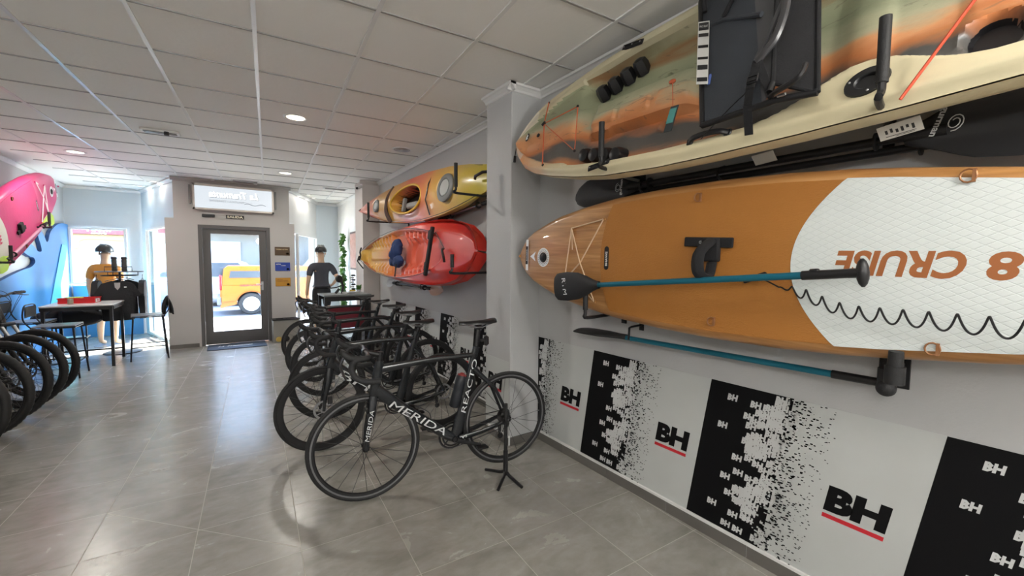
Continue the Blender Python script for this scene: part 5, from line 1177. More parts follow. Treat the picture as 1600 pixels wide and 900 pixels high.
TB = [(0, .004), (.05, .02), (.4, .085), (1.0, .185), (1.5, .245), (2.0, .275), (2.5, .285), (3.0, .255), (3.4, .20), (3.75, .13), (3.88, .085), (3.93, .02)]
def touring_kayak():
    L = 3.93
    d = Vector((.055, -.998, -.012)); M = frame((1.800, 7.10, 2.262), d, (.16, 0, .987), None)
    z = d.cross(Vector((.16, 0, .987))); M = frame((1.800, 7.10, 2.262), d, z.cross(d).normalized())
    t = thing('kayak', 'yellow and red sit-inside touring kayak hung high on the far right wall', 'kayak', M=M)
    CU, CV, CA, CB_ = 2.08, -.015, .46, .170
    def vc(u): return -.045*sin(pi*u/L)         # the boat bows down slightly amidships
    def egg(u, v):
        du = (u-CU)/CA; w = CB_*(1.0+.18*du); return sqrt(du*du+((v-CV)/w)**2)
    def rel(u, v, b):
        q = v/b; h = .075*(1-q*q)*smooth(0, .6, u)*smooth(L, L-.6, u)
        e = egg(u, v-vc(u)); h -= .20*smooth(.98, .90, e); h += .02*smooth(1.25, 1.0, e)*(1 if e > .96 else 0)
        for (su, sr) in ((3.07, .155), (1.02, .095)):
            dd = sqrt((u-su)**2*.8+(v-vc(u))**2); h -= .012*smooth(sr+.02, sr, dd)
        return h
    NU, NV = 240, 60; mb = MB()
    def fn(a, b): u = L*a; bb = interp(TB, u); v = (b*2-1)*bb; return (u, v+vc(u), rel(u, v+vc(u), bb))
    def mf(a, b): u = L*a; bb = interp(TB, u); v = (b*2-1)*bb+vc(u); return 1 if egg(u, v-vc(u)) < .93 else 0
    mb.grid(fn, NU, NV, mfn=mf); mb.build('deck', [YR1, BLACK], t)
    mb = MB(); hull_mesh(mb, TB, L, lambda u: .02+.15*smooth(0, .9, u)*smooth(L, L-.8, u), 80, 22, w0=-.0)
    mb.v = [(x, y+vc(x), z) for x, y, z in mb.v]; mb.f = [f[::-1] for f in mb.f]; mb.build('hull', YR1, t)
    m = MB(); m.tube([(CU+CA*cos(a), CV+vc(CU)+CB_*(1+.18*cos(a))*sin(a), .085) for a in [2*pi*i/48 for i in range(48)]], .014, 8, closed=True); m.build('cockpit_rim', mat('kayak_yellow', (.70, .42, .04), .35, noise_amt=.2), t)
    m = MB(); m.box((CU+.02, vc(CU)-.055, -.02), (.30, .075, .05), bev=.015); m.box((CU-.30, vc(CU)-.02, -.04), (.05, .18, .05), bev=.01); m.build('seat', mat('seat_grey', (.26, .26, .25), .6), t)
    for su, sr in ((3.07, .150), (1.02, .090)):
        m = MB(); Mh = Matrix.Translation((su, vc(su), .060)) @ Matrix.Diagonal((1.12, 1, 1, 1)); m.lathe([(sr, -.01), (sr, .012), (sr*.93, .020), (sr*.66, .020), (sr*.62, .012), (.0001, .014)], Mh, 32); h_ = m.build('hatch_cover', mat('hatch_grey', (.17, .18, .18), .5), t)
        m = MB(); m.lathe([(.0001, .0205), (sr*.56, .0205), (sr*.58, .014)], Mh, 28); m.build('hatch_centre', mat('hatch_light', (.42, .44, .43), .5), h_)
    m = MB()
    for s in (1, -1): m.tube([(u, s*(interp(TB, u)-.010)+vc(u), .012) for u in [.25+.2*k for k in range(18)]], .0035, 5)
    m.tube([(2.66, vc(2.66)+.25, .02), (2.68, vc(2.66)+.1, .08), (2.66, vc(2.66)-.08, .08), (2.70, vc(2.66)-.24, .02)], .008, 6); m.build('deck_line', BLACK, t)
    m = MB(); m.tube([(3.66, vc(3.6)-.01, .075), (3.70, vc(3.6), .10), (3.82, vc(3.6)+.02, .10), (3.87, vc(3.6)+.025, .07)], .014, 8); m.build('carry_handle', BLACK, t)
    m = MB(); m.tube(arc([(1.50, vc(1.5)+.235, .02), (1.46, vc(1.5)+.1, .07), (1.44, vc(1.5), .075), (1.47, vc(1.5)-.12, .07), (1.52, vc(1.5)-.245, .01)], 5), .022, 8, flat=1.6); m.build('rope_band', mat('brown_rope', (.10, .06, .05), .9, bump=.8, bscale=60), t)
    m = MB(); m.tube([(.02, 0, 0), (.08, 0, .012), (.14, 0, .012)], .009, 6); m.build('bow_toggle', BLACK, t)
touring_kayak()
RB = [(0, .01), (.04, .045), (.15, .09), (.3, .135), (.6, .20), (.9, .25), (1.4, .30), (1.9, .335), (2.5, .355), (3.0, .35), (3.3, .325), (3.55, .27), (3.71, .18), (3.81, .08), (3.85, .01)]
def sit_on_kayak():
    L = 3.85; d = Vector((-.004, -1, .002)).normalized(); yv = Vector((.14, 0, .99)); z = d.cross(yv); M = frame((1.800, 7.10, 1.535), d, z.cross(d).normalized())
    t = thing('kayak', 'yellow to red sit-on-top kayak with a blue seat, hung below the touring kayak', 'kayak', M=M)
    IB = lambda u: max(.002, min(interp(RB, u)-.018, .30*sqrt(max(0, 1-((u-1.62)/1.62)**2))**.8 if u < 3.25 else .002))
    def rel(u, v, b):
        ib = max(.24*smooth(3.6, 2.4, u)+.02*(u < 2.4), IB(u), .02); q = abs(v)/ib; inn = (1-smooth(.86, 1.0, q))*smooth(.12, .3, u)*smooth(3.25, 3.05, u)
        h = -.085*inn
        side = smooth(.35, .75, q)*(1-smooth(.86, .97, q))
        if .45 < u < 1.55 or 1.95 < u < 2.75: h += .055*side*smooth(-.1, .4, sin(u*46+v*14))
        h += inn*.045*smooth(.09, .05, abs(v))*smooth(1.55, 1.35, u)*smooth(.4, .6, u)
        h -= inn*.035*smooth(.2, .14, sqrt((u-2.35)**2+v*v))
        h -= .09*smooth(.55, 1.0, abs(v)/b)*smooth(2.3, 3.2, u); h -= .06*smooth(3.1, 3.85, u)
        h -= .03*smooth(.9, 1, abs(v)/b)
        return h
    NU, NV = 260, 70; mb = MB()
    mb.grid(lambda a, b: (L*a, (b*2-1)*interp(RB, L*a), rel(L*a, (b*2-1)*interp(RB, L*a), interp(RB, L*a))), NU, NV, mfn=lambda a, b: 0 if abs(b*2-1)*interp(RB, L*a) < IB(L*a) else 1)
    mb.build('deck', [YR2, blend_mat('rim_yellow_red', [(.0, (.66, .42, .08)), (.35, (.66, .32, .08)), (.55, (.64, .14, .10)), (.75, (.58, .045, .03)), (1, (.56, .03, .02))], .30, 0, .1)], t)
    mb = MB(); hull_mesh(mb, RB, L, lambda u: .03+.22*smooth(-.1, .9, u)*smooth(L+.1, L-.7, u), 80, 22, w0=-.03); mb.f = [f[::-1] for f in mb.f]; mb.build('hull', REDH, t)
    m = MB(); SB = mat('navy_seat_fabric', (.012, .035, .13), .8, noise_amt=.3, bump=.3)
    for c, rr in (((1.86, -.02, .025), (.14, .085, .060)), ((1.90, .085, .02), (.090, .10, .055)), ((1.99, -.10, .02), (.16, .080, .050)), ((1.93, .03, .03), (.11, .10, .06)), ((1.80, -.10, .01), (.10, .06, .05))): m.ball(c, rr, 0, 18, 12)
    m.v = [tuple(Vector(p)*(1+0)+Vector((.018*noise.noise(Vector(p)*14), .018*noise.noise(Vector(p)*14+Vector((5, 0, 0))), .02*noise.noise(Vector(p)*18)))) for p in m.v]
    so = m.build('seat', SB, t)
    m = MB(); m.box((2.04, -.19, .05), (.035, .22, .006), rot=Matrix.Rotation(radians(3), 3, 'Z')); m.build('webbing_strap', BLKFAB, so)
    m = MB()
    for s in (1, -1): m.tube([(u, s*(IB(u)+.014), .008) for u in [.12+.16*k for k in range(19)]], .004, 5)
    m.build('rim_line', BLACK, t)
    m = MB(); m.box((2.98, .0, .035), (.050, .52, .035), bev=.008, rot=Matrix.Rotation(radians(-4), 3, 'Z')); m.box((2.94, .18, .03), (.07, .10, .03), bev=.01); m.box((2.94, -.16, .03), (.07, .10, .03), bev=.01); m.build('thigh_strap', BLKFAB, t)
    m = MB(); m.tube(arc([(3.30, .02, .02), (3.34, .0, .05), (3.38, -.05, .05), (3.36, -.11, .02)], 4), .013, 8); m.tube([(3.05, .20, .02), (3.34, .02, .03)], .004, 5); m.build('carry_handle', BLACK, t)
    m = MB(); m.tube(arc([(.10, .12, .01), (.14, .04, .03), (.20, -.01, .03), (.16, -.08, .03), (.08, -.06, .03)], 4), .012, 7); m.tube([(.12, -.02, .03), (.05, -.10, .03), (.22, -.16, .02), (.34, -.21, 0)], .010, 7); m.build('bow_strap', BLKFAB, t)
sit_on_kayak()
XF = FWX(4.5)
j_bracket(5.88, 1.62, 2.24, 1.985, 'black padded hook holding the touring kayak near its pointed red bow', .05, FWX(5.9))
j_bracket(3.23, 1.62, 2.27, 2.02, 'black padded hook holding the touring kayak near its yellow end', .06, FWX(3.3))
j_bracket(3.26, 1.60, 1.50, 1.335, 'black padded hook holding the red and yellow sit-on-top kayak', .0, FWX(3.3), wh=.40)
kayak_paddle('dark paddle with silver shaft stored between the two far kayaks', (2.06, 4.6, 1.93), (2.06, 3.22, 2.02), (-1, 0, .2), shaft=STEEL, word=False, bl=.3, bw=.12)
kayak_paddle('paddle with pale blades and black grips hung below the sit-on-top kayak', (2.05, 6.5, 1.12), (2.05, 4.45, 1.105), (-1, 0, .3), blade=mat('clear_grey_blade', (.42, .45, .47), .3), shaft=BLACK, word=False, blade2=mat('pale_orange_blade', (.62, .40, .30), .4), bl=.42, bw=.16)

# ================================================================== WAVE MURAL ON THE LEFT WALL
BLUE = mat('mural_blue', (.07, .27, .62), .35, noise_amt=.15, nscale=2); DBLUE = mat('mural_edge_blue', (.03, .10, .30), .5); CYAN = mat('mural_cyan', (.12, .62, .80), .4)
t = thing('wave_mural', 'blue cut-out wave panel with darker edge on the left wall under the pink board', 'wall art')
Ml = frame((-2.497, 0, 0), (0, 1, 0), UP, (1, 0, 0))
def wl_(px): return px
wave = [(7.45, ZF+.01), (7.45, 1.05), (8.1, 1.12), (8.6, 1.21), (8.97, 1.27), (9.29, 1.31), (9.47, 1.38), (9.43, 1.45), (9.28, 1.47), (9.05, 1.54), (9.07, 1.63), (9.22, 1.68), (9.46, 1.63), (9.62, 1.555), (9.77, 1.56), (9.74, 1.67), (9.66, 1.79), (9.70, 1.87), (9.82, 1.88), (9.94, 1.80), (10.02, 1.72), (10.11, 1.74), (10.18, 1.84), (10.30, 1.93), (10.6, 2.04), (10.85, 2.08), (11.05, 2.085), (11.20, 2.08), (11.20, ZF+.01)]
wv = [tuple(p) for p in [(q.x, q.y) for q in arc([(a, b, 0) for a, b in wave[1:-1]], 5)]]; wv = [wave[0]]+wv+[wave[-1]]
m = MB()
# triangulate as a fan of columns between floor and outline via bmesh fill
def filled(mb, poly, z0, z1, M, mi_top=0, mi_side=1):
    import bmesh
    bm = bmesh.new(); vs = [bm.verts.new((p[0], p[1], z1)) for p in poly]; f = bm.faces.new(vs); bmesh.ops.triangulate(bm, faces=[f]); bm.verts.ensure_lookup_table()
    mb.add([tuple(v.co) for v in bm.verts], [tuple(v.index for v in g.verts) for g in bm.faces] if [setattr(v, 'index', i) for i, v in enumerate(bm.verts)] is not None else [], mi_top, False, M); bm.free()
    n = len(poly); mb.add([(p[0], p[1], z0) for p in poly]+[(p[0], p[1], z1) for p in poly], [(k, (k+1) % n, (k+1) % n+n, k+n) for k in range(n)], mi_side, False, M)
filled(m, wv, 0, .05, Ml); m.build('wave_panel', [BLUE, DBLUE], t)
m = MB(); filled(m, [(9.75, .35), (10.75, 1.70), (10.93, 1.68), (11.0, .35)], .051, .062, Ml); m.build('cyan_shard', [CYAN, BLUE], t)
m = MB(); m.box((-1.93, 11.19, (ZF+.93)/2), (.98, .03, .93-ZF)); m.box((-1.93, 11.185, .935), (1.0, .045, .02), 1)
tag(m.build('blue_panel', [mat('panel_blue', (.10, .34, .66), .4, noise_amt=.1), TRIMW]), 'plain blue panel below the left display window', 'wall panel')
j_bracket(8.26, -1.98, 2.07, 1.86, 'black hook holding the pink paddleboard near its nose', .02, -2.5, sx=-1, grp='black hooks of the pink board', r=.013)
j_bracket(6.97, -1.98, 1.58, 1.39, 'black hook holding the pink paddleboard farther from its nose', .02, -2.5, sx=-1, grp='black hooks of the pink board', r=.013)
LIME = mat('lime_blade', (.42, .62, .06), .4)
kayak_paddle('pink and silver shafted paddle with lime green blades under the pink board', (-2.06, 8.80, 2.06), (-2.06, 6.84, 1.30), (1, 0, .2), blade=LIME, shaft=mat('pink_silver_shaft', (.62, .30, .40), .3, .5), word=False, bl=.42, bw=.16)

# ================================================================== BAR TABLE AND STOOLS (LEFT)
TOPM = mat('table_top_white', (.62, .63, .64), .25, noise_amt=.05)
t = thing('bar_table', 'high black-legged bar table with pale top beside the left bikes', 'table', (-1.69, 8.31, ZF))
H_ = .865; m = MB(); m.box((0, 0, H_), (.72, .76, .022), bev=.004); m.build('table_top', TOPM, t)
m = MB()
for a, b, c, d in ((0, .365, .70, .03), (0, -.365, .70, .03), (.345, 0, .03, .70), (-.345, 0, .03, .70)): m.box((a, b, H_-.036), (c, d, .045))
m.build('apron', BLACK, t)
for x, y in ((-.33, -.35), (.33, -.35), (.33, .35), (-.33, .35)): m = MB(); m.box((x, y, (H_-.058)/2), (.034, .034, H_-.058)); m.build('leg', BLACK, t)
m = MB(); m.box((0, .35, .14), (.63, .022, .022)); m.build('foot_rail', BLACK, t)
def stool(label, x, y, rz, first=None):
    if first is not None:
        c = copy_tree(first); c['label'] = label; c.location = (x, y, ZF); c.rotation_euler = (0, 0, rz); return c
    t = thing('bar_stool', label, 'stool', (x, y, ZF), rz, 'black metal bar stools at the left table'); z = .665
    m = MB(); m.box((0, 0, z), (.39, .38, .014), bev=.006); m.build('seat', mat('stool_seat_grey', (.16, .16, .165), .3), t)
    m = MB(); m.tube(arc([(-.19, -.18, z-.02), (.19, -.18, z-.02), (.19, .18, z-.02), (-.19, .18, z-.02), (-.19, -.18, z-.02)], 1), .008, 8); m.build('seat_frame', BLACK, t)
    for sx in (-1, 1):
        for sy in (-1, 1): m = MB(); m.tube([(sx*.17, sy*.17, z-.01), (sx*.215, sy*.215, 0)], .010, 8); m.build('leg', BLACK, t)
    m = MB(); q = .201; m.tube([(-q, -q, .20), (q, -q, .20), (q, q, .20), (-q, q, .20), (-q, -q, .20)], .007, 8); m.build('foot_rest', BLACK, t)
    m = MB(); m.tube(arc([(.18, -.19, z-.01), (.24, -.20, z+.10), (.235, -.18, z+.25), (.245, 0, z+.27), (.235, .18, z+.25), (.24, .20, z+.10), (.18, .19, z-.01)], 5), .008, 8); b = m.build('backrest_frame', BLACK, t)
    m = MB(); m.grid(lambda a, c: (.235+.012*sin(pi*c), -.17+.34*c, z+.12+.13*a), 4, 10, 0); m.grid(lambda a, c: (.225+.012*sin(pi*c), -.17+.34*c, z+.12+.13*a), 4, 10, 0, flip=True); m.build('backrest', MATTE, b)
    return t
s0 = stool('black bar stool on the right side of the left bar table, jacket over its back', -1.02, 8.36, radians(8))
stool('black bar stool in front of the left bar table beside the tyres', -1.79, 7.56, pi, s0)
stool('black bar stool at the far left side of the bar table', -2.19, 8.20, radians(178), s0)
def garment(name, label, M, m_, w=.46, h=.62, group=None, dz=0.0, cat='jersey', patch=None):
    t = thing(name, label, cat, group=group, M=M); mb = MB()
    out = [(-.07, 0), (-.20, -.045), (-.30, -.22), (-.245, -.265), (-.19, -.16), (-.20, -h), (.20, -h), (.19, -.16), (.245, -.265), (.30, -.22), (.20, -.045), (.07, 0), (0, -.03)]
    k = w/.46; out = [(a*k, b) for a, b in out]
    filled(mb, out[::-1] if False else out, -.035, .035, Matrix.Identity(4), 0, 0)
    mb.add([(p[0], p[1], -.035) for p in out], [tuple(range(len(out)))], 0, False)
    o = mb.build('body', m_, t); bv = o.modifiers.new('soft', 'BEVEL'); bv.width = .02; bv.segments = 3; bv.limit_method = 'ANGLE'
    if patch: p = MB(); p.add([(-.035, -.03, .037), (.035, -.03, .037), (.03, -.10, .037), (0, -.145, .037), (-.03, -.10, .037)], [(0, 1, 2, 3, 4)], 0, False); p.build('collar_lining', patch, t); q = MB(); q.box((.09, -.10, .037), (.03, .018, .002)); q.build('chest_logo', WHITE, t)
    hg = MB(); hg.tube([(-.14, -.005, 0), (0, .035, 0), (.14, -.005, 0)], .006, 6); hg.tube(arc([(0, .035, 0), (0, .075, 0), (.02, .09, 0), (.03, .07, 0)], 4), .003, 5); hg.build('hanger', BLACK, t)
    return t
JB = mat('jersey_black', (.014, .015, .018), .8, noise_amt=.3, bump=.2, bscale=30)
RX, RY = -1.43, 9.08
t = thing('clothing_rack', 'round two-tier black display rack with garments hung beneath its shelf', 'rack', (RX, RY, ZF))
m = MB(); m.tube([(0, 0, .02), (0, 0, 1.30)], .016, 12); m.build('pole', BLACK, t)
m = MB(); m.lathe([(.0001, 0), (.24, 0), (.24, .012), (.0001, .018)], None, 32); m.build('base', BLACK, t)
m = MB(); m.lathe([(.0001, 1.30), (.29, 1.30), (.292, 1.308), (.29, 1.314), (.0001, 1.314)], None, 36); m.build('shelf', mat('shelf_blue_grey', (.08, .10, .12), .3), t)
m = MB(); m.tube([(-.15, -.15, 1.31), (-.15, -.15, 1.385), (.17, -.15, 1.385), (.17, -.15, 1.31)], .006, 8); m.build('gallery_rail', BLACK, t)
m = MB(); m.tube([(.22*cos(a), .22*sin(a), 1.245) for a in [2*pi*i/28 for i in range(28)]], .007, 8, closed=True)
for a in (0, 2.1, 4.2): m.tube([(.22*cos(a), .22*sin(a), 1.245), (.22*cos(a), .22*sin(a), 1.30)], .005, 6)
m.build('hanging_ring', BLACK, t)
for i, (a, lb) in enumerate(((-88, 'black cycling jersey with pale collar lining facing the room on the round rack'), (2, 'black cycling jersey hung on the right side of the round rack'), (-178, 'black cycling jersey hung on the left side of the round rack'), (92, 'black cycling jersey at the back of the round rack'))):
    r = radians(a); p = Vector((RX+.27*cos(r), RY+.27*sin(r), 1.105)); rot = r+pi/2 if i else radians(0)
    garment('cycling_jersey', lb, Matrix.Translation(p) @ Matrix.Rotation(rot if i != 0 else radians(8), 4, 'Z') @ Matrix.Rotation(pi/2, 4, 'X'), JB, w=.42, group='black cycling jerseys on the round rack', patch=mat('lining_grey', (.35, .34, .34), .7) if i == 0 else None)
for i, (dx, dy) in enumerate(((-.055, -.02), (.065, -.04))):
    t = thing('water_bottle', ['dark patterned bottle on the round rack, left one', 'dark patterned bottle on the round rack, right one'][i], 'bottle', (RX+dx, RY+dy, ZF+1.314), 0, 'dark bottles on top of the round rack')
    m = MB(); m.lathe([(.030, 0), (.036, .01), (.034, .05), (.037, .09), (.034, .13), (.037, .17), (.030, .19)], None, 18); m.build('body', mat('bottle_black_pattern', (.012, .012, .012), .4, noise_amt=.0, col2=(.06, .06, .05), nscale=60), t)
    m = MB(); m.lathe([(.038, .19), (.040, .21), (.034, .225), (.02, .23)], None, 18); m.build('lid', BLACK, t)
t = thing('serving_tray', 'red plastic tray box on the left bar table', 'tray', (-1.76, 8.42, ZF+H_+.011), radians(-4))
m = MB(); rd = mat('tray_red', (.62, .015, .02), .35); w, d, h, th = .37, .26, .075, .008
for a, b, c, e in ((0, -d/2, w, th), (0, d/2, w, th), (-w/2, 0, th, d), (w/2, 0, th, d)): m.box((a, b, h/2), (c, e, h))
m.box((0, 0, th/2), (w, d, th)); m.box((0, -d/2-.004, h-.005), (w+.02, .012, .012)); m.box((w/2+.004, 0, h-.005), (.012, d, .012)); m.build('box', rd, t)
m = MB(); m.box((w/2+.0055, -.02, .035), (.002, .16, .05)); m.text('fi', frame((w/2+.007, -.02, .035), (0, 1, 0), UP), 0, 0, .05, .03, .0005, 1, .02); m.build('sticker', [WHITE, RED], t)
m = MB(); m.box((-.06, .02, h-.004), (.16, .12, .022), bev=.008); m.build('yellow_green_pack', mat('pack_lime', (.35, .50, .03), .4), t)
t = thing('glass_jar', 'clear glass jar with beige contents in front of the red tray', 'jar', (-1.80, 8.16, ZF+H_+.011)); m = MB(); m.lathe([(.03, .0), (.033, .01), (.033, .11), (.028, .125), (.030, .14)], None, 20, cap=False); m.build('glass', GLASS, t)
m = MB(); m.lathe([(.0001, .004), (.029, .006), (.029, .075), (.0001, .08)], None, 18); m.build('contents', mat('jar_beige', (.5, .40, .28), .8, noise_amt=.5, nscale=60), t)
t = thing('duffel_bag', 'long black stuffed bag lying behind the left bar table', 'bag', (-1.98, 8.86, ZF+.62)); m = MB(); m.ball((0, 0, 0), (.40, .15, .15), 0, 24, 12); m.build('body', BLKFAB, t); m = MB(); m.tube(arc([(-.2, -.10, .08), (-.1, -.16, .14), (.1, -.16, .14), (.2, -.10, .08)], 5), .008, 8); m.build('handle', BLACK, t)
m = MB(); m.box((0, .0, -.30), (.40, .22, .02)); m.tube([(-.18, 0, -.62), (-.18, 0, -.12)], .010, 8); m.tube([(.18, 0, -.62), (.18, 0, -.12)], .010, 8); m.build('carrier_frame', BLACK, t)
t = thing('jacket', 'black jacket draped over the back of the right-hand bar stool', 'jacket', (-.79, 8.40, ZF+.88), radians(8))
m = MB(); m.grid(lambda a, b: ((.05+.02*sin(b*9))*cos(pi*a), -.19+.38*b, .05*sin(pi*a)-.20*abs(2*a-1)**1.3*(1+.12*sin(b*11))), 14, 18, 0); o = m.build('cloth', BLKFAB, t); sd = o.modifiers.new('thick', 'SOLIDIFY'); sd.thickness = .012

# ================================================================== MANNEQUINS
def skin_body(name, joints, edges, m_, parent, sub=2):
    import bmesh
    me = bpy.data.meshes.new(name); bm = bmesh.new(); L = bm.verts.layers.skin.verify(); vs = {}
    for k, (co, r) in joints.items():
        v = bm.verts.new(co); v[L].radius = r if isinstance(r, tuple) else (r, r); vs[k] = v
    first = list(joints)[0]; vs[first][L].use_root = True
    for a, b in edges: bm.edges.new((vs[a], vs[b]))
    bm.to_mesh(me); bm.free(); me.materials.append(m_); o = bpy.data.objects.new(name, me); COL.objects.link(o); o.parent = parent
    sk = o.modifiers.new('skin', 'SKIN'); sk.use_smooth_shade = True; s2 = o.modifiers.new('sub', 'SUBSURF'); s2.levels = sub; s2.render_levels = sub
    return o
def mannequin(label, x, y, rz, jersey, arm='hip', H=1.80, shorts=True):
    """faces local +y"""
    t = thing('mannequin', label, 'mannequin', (x, y, ZF), rz); k = H/1.80
    P = lambda a, b, c: (a*k, b*k, c*k)
    J = {'pel': (P(0, 0, .95), (.150, .105)), 'waist': (P(0, .0, 1.10), (.125, .090)), 'chest': (P(0, 0, 1.30), (.155, .105)), 'neck0': (P(0, -.01, 1.44), (.085, .07)), 'neck1': (P(0, -.005, 1.52), (.050, .052)),
         'head0': (P(0, .015, 1.60), (.068, .075)), 'head1': (P(0, .01, 1.70), (.074, .088))}
    E = [('pel', 'waist'), ('waist', 'chest'), ('chest', 'neck0'), ('neck0', 'neck1'), ('neck1', 'head0'), ('head0', 'head1')]
    for s, n in ((-1, 'l'), (1, 'r')):
        J[n+'sh'] = (P(s*.185, -.01, 1.40), .058); J[n+'ha'] = (P(s*.095, 0, .86), .088); J[n+'kn'] = (P(s*.105, .01, .49), .056); J[n+'ca'] = (P(s*.108, -.015, .36), .055); J[n+'an'] = (P(s*.11, -.02, .09), .034); J[n+'toe'] = (P(s*.125, .13, .035), (.034, .024))
        if arm == 'hip' and s > 0: el = P(.285, -.10, 1.16); wr = P(.205, .03, 1.00); hd = P(.155, .075, .985)
        else: el = P(s*.245, -.02, 1.13); wr = P(s*.262, .04, .88); hd = P(s*.262, .06, .82)
        J[n+'el'] = (el, .040); J[n+'wr'] = (wr, .026); J[n+'hd'] = (hd, (.038, .020))
        E += [('chest', n+'sh'), (n+'sh', n+'el'), (n+'el', n+'wr'), (n+'wr', n+'hd'), ('pel', n+'ha'), (n+'ha', n+'kn'), (n+'kn', n+'ca'), (n+'ca', n+'an'), (n+'an', n+'toe')]
        d = (Vector(hd)-Vector(wr)).normalized(); lat = Vector((0, 1, 0)) if abs(d.z) > .6 else Vector((0, 0, 1))
        for q, (o_, ln) in enumerate(((-.024, .060), (-.008, .070), (.008, .066), (.024, .052))):
            a = Vector(hd)+lat*o_*k+d*.018; b = a+d*ln*.5*k; c = b+d*ln*.5*k+Vector((-s*.012, 0, 0))
            J[f'{n}f{q}a'] = (tuple(a), .0095); J[f'{n}f{q}b'] = (tuple(b), .0085); J[f'{n}f{q}c'] = (tuple(c), .007); E += [(n+'hd', f'{n}f{q}a'), (f'{n}f{q}a', f'{n}f{q}b'), (f'{n}f{q}b', f'{n}f{q}c')]
        a = Vector(wr).lerp(Vector(hd), .5)+lat*.035*k; J[n+'t1'] = (tuple(a), .010); J[n+'t2'] = (tuple(a+d*.035+lat*.012), .008); E += [(n+'wr', n+'t1'), (n+'t1', n+'t2')]
    skin_body('body', J, E, SKIN, t)
    g = .022
    JJ = {q: (J[q][0], (J[q][1][0]+g, J[q][1][1]+g) if isinstance(J[q][1], tuple) else J[q][1]+g) for q in ('waist', 'chest', 'neck0', 'lsh', 'rsh')}
    JJ['upper'] = (P(0, -.012, 1.385), (.150, .100)); JJ['hem'] = (P(0, 0, 1.00), (.148+g, .108+g)); JJ['neck0'] = (P(0, -.012, 1.470), (.078, .072))
    ED = [('hem', 'waist'), ('waist', 'chest'), ('chest', 'upper'), ('upper', 'neck0')]
    for n in 'lr':
        JJ[n+'cuff'] = (tuple(Vector(J[n+'sh'][0]).lerp(Vector(J[n+'el'][0]), .80)), .056); ED += [('upper', n+'sh'), (n+'sh', n+'cuff')]
    skin_body('jersey', JJ, ED, jersey, t)
    if shorts:
        S = {'pel': (P(0, 0, .96), (.158, .115)), 'top': (P(0, 0, 1.04), (.140, .105))}; ES = [('pel', 'top')]
        for n, s in (('l', -1), ('r', 1)): S[n+'h'] = (P(s*.095, 0, .86), .100); S[n+'k'] = (P(s*.103, .008, .56), .072); ES += [('pel', n+'h'), (n+'h', n+'k')]
        skin_body('shorts', S, ES, JB, t)
    # face: nose, brow and ears
    m = MB(); m.ball(P(0, .105, 1.655), (.011, .020, .022), 0, 10, 6); m.ball(P(0, .092, 1.615), (.022, .010, .007), 0, 10, 6)
    for s in (-1, 1): m.ball(P(s*.082, .0, 1.655), (.010, .018, .028), 0, 10, 6); m.ball(P(s*.030, .092, 1.675), (.013, .008, .006), 0, 8, 5)
    m.build('face_features', SKIN, t)
    h = MB(); HM = Matrix.Translation(P(0, .004, 1.705)) @ Matrix.Diagonal((.106, .138, .118, 1))
    h.grid(lambda a, b: tuple(HM @ Vector((sin(pi*.56*a)*cos(2*pi*b)*(1+.04*(1 if int(b*2*9) % 2 else 0)), sin(pi*.56*a)*sin(2*pi*b)*(1+.04*(1 if int(b*2*9) % 2 else 0)), cos(pi*.56*a)*.95))), 14, 54, 0)
    ho = h.build('helmet', mat('helmet_black', (.015, .015, .014), .3), t)
    v = MB()
    for q in (-.055, -.02, .02, .055): v.tube(arc([P(q, -.085, 1.755), P(q*.9, -.01, 1.822), P(q*.8, .09, 1.79)], 5), .009, 6, flat=.8)
    v.build('vent_ribs', mat('helmet_rib_grey', (.20, .20, .19), .4), ho)
    s_ = MB()
    for s in (-1, 1): s_.tube([P(s*.088, .02, 1.70), P(s*.078, .03, 1.60), P(0, .055, 1.555)], .004, 6)
    s_.build('chin_strap', BLACK, ho)
    b = MB(); b.lathe([(.0001, 0), (.19, 0), (.19, .008), (.0001, .014)], None, 28); b.build('base_plate', mat('base_glass_grey', (.3, .31, .32), .2), t)
    return t
mannequin('mannequin in dark grey cycling jersey, black shorts and helmet by the right window', 1.56, 9.10, radians(4), mat('jersey_dark_grey', (.045, .048, .062), .7, bump=.15), 'hip', H=1.80)
mannequin('mannequin in orange cycling jersey and dark helmet at the left window', -1.74, 9.92, radians(-20), mat('jersey_orange', (.62, .25, .03), .6, bump=.15), 'down', H=1.74)

# ================================================================== HIGH TABLE ON THE RIGHT AND WHAT STANDS ON IT
HT_ = .96
t = thing('high_table', 'high dark table with grey top and a maroon panel behind the road bikes', 'table', (1.575, 7.18, ZF))
m = MB(); m.box((0, 0, HT_), (.72, .56, .025), bev=.004); m.build('table_top', mat('table_grey_top', (.20, .215, .22), .3), t)
m = MB(); m.box((0, -.26, HT_-.05), (.70, .025, .07)); m.box((0, .26, HT_-.05), (.70, .025, .07)); m.build('apron', BLACK, t)
for x, y in ((-.33, -.25), (.33, -.25), (.33, .25), (-.33, .25)): m = MB(); m.box((x, y, (HT_-.02)/2), (.04, .04, HT_-.02)); m.build('leg', BLACK, t)
m = MB(); m.box((0, -.235, .62), (.60, .02, .36)); m.build('maroon_panel', mat('maroon_vinyl', (.20, .02, .035), .4, noise_amt=.2), t)
m = MB(); m.box((.30, -.15, .45), (.10, .20, .88)); m.build('side_cabinet', BLACK, t)
zt = ZF+HT_+.0125
t = thing('round_display', 'black round disc on a bent stand on the high table', 'display stand', (1.50, 7.20, zt)); m = MB(); m.lathe([(.0001, -.03), (.045, -.028), (.062, -.01), (.062, .01), (.045, .028), (.0001, .03)], Matrix.Translation((0, 0, .24)) @ Matrix.Rotation(radians(70), 4, 'X') @ Matrix.Rotation(.3, 4, 'Y'), 24); m.build('disc', BLACK, t)
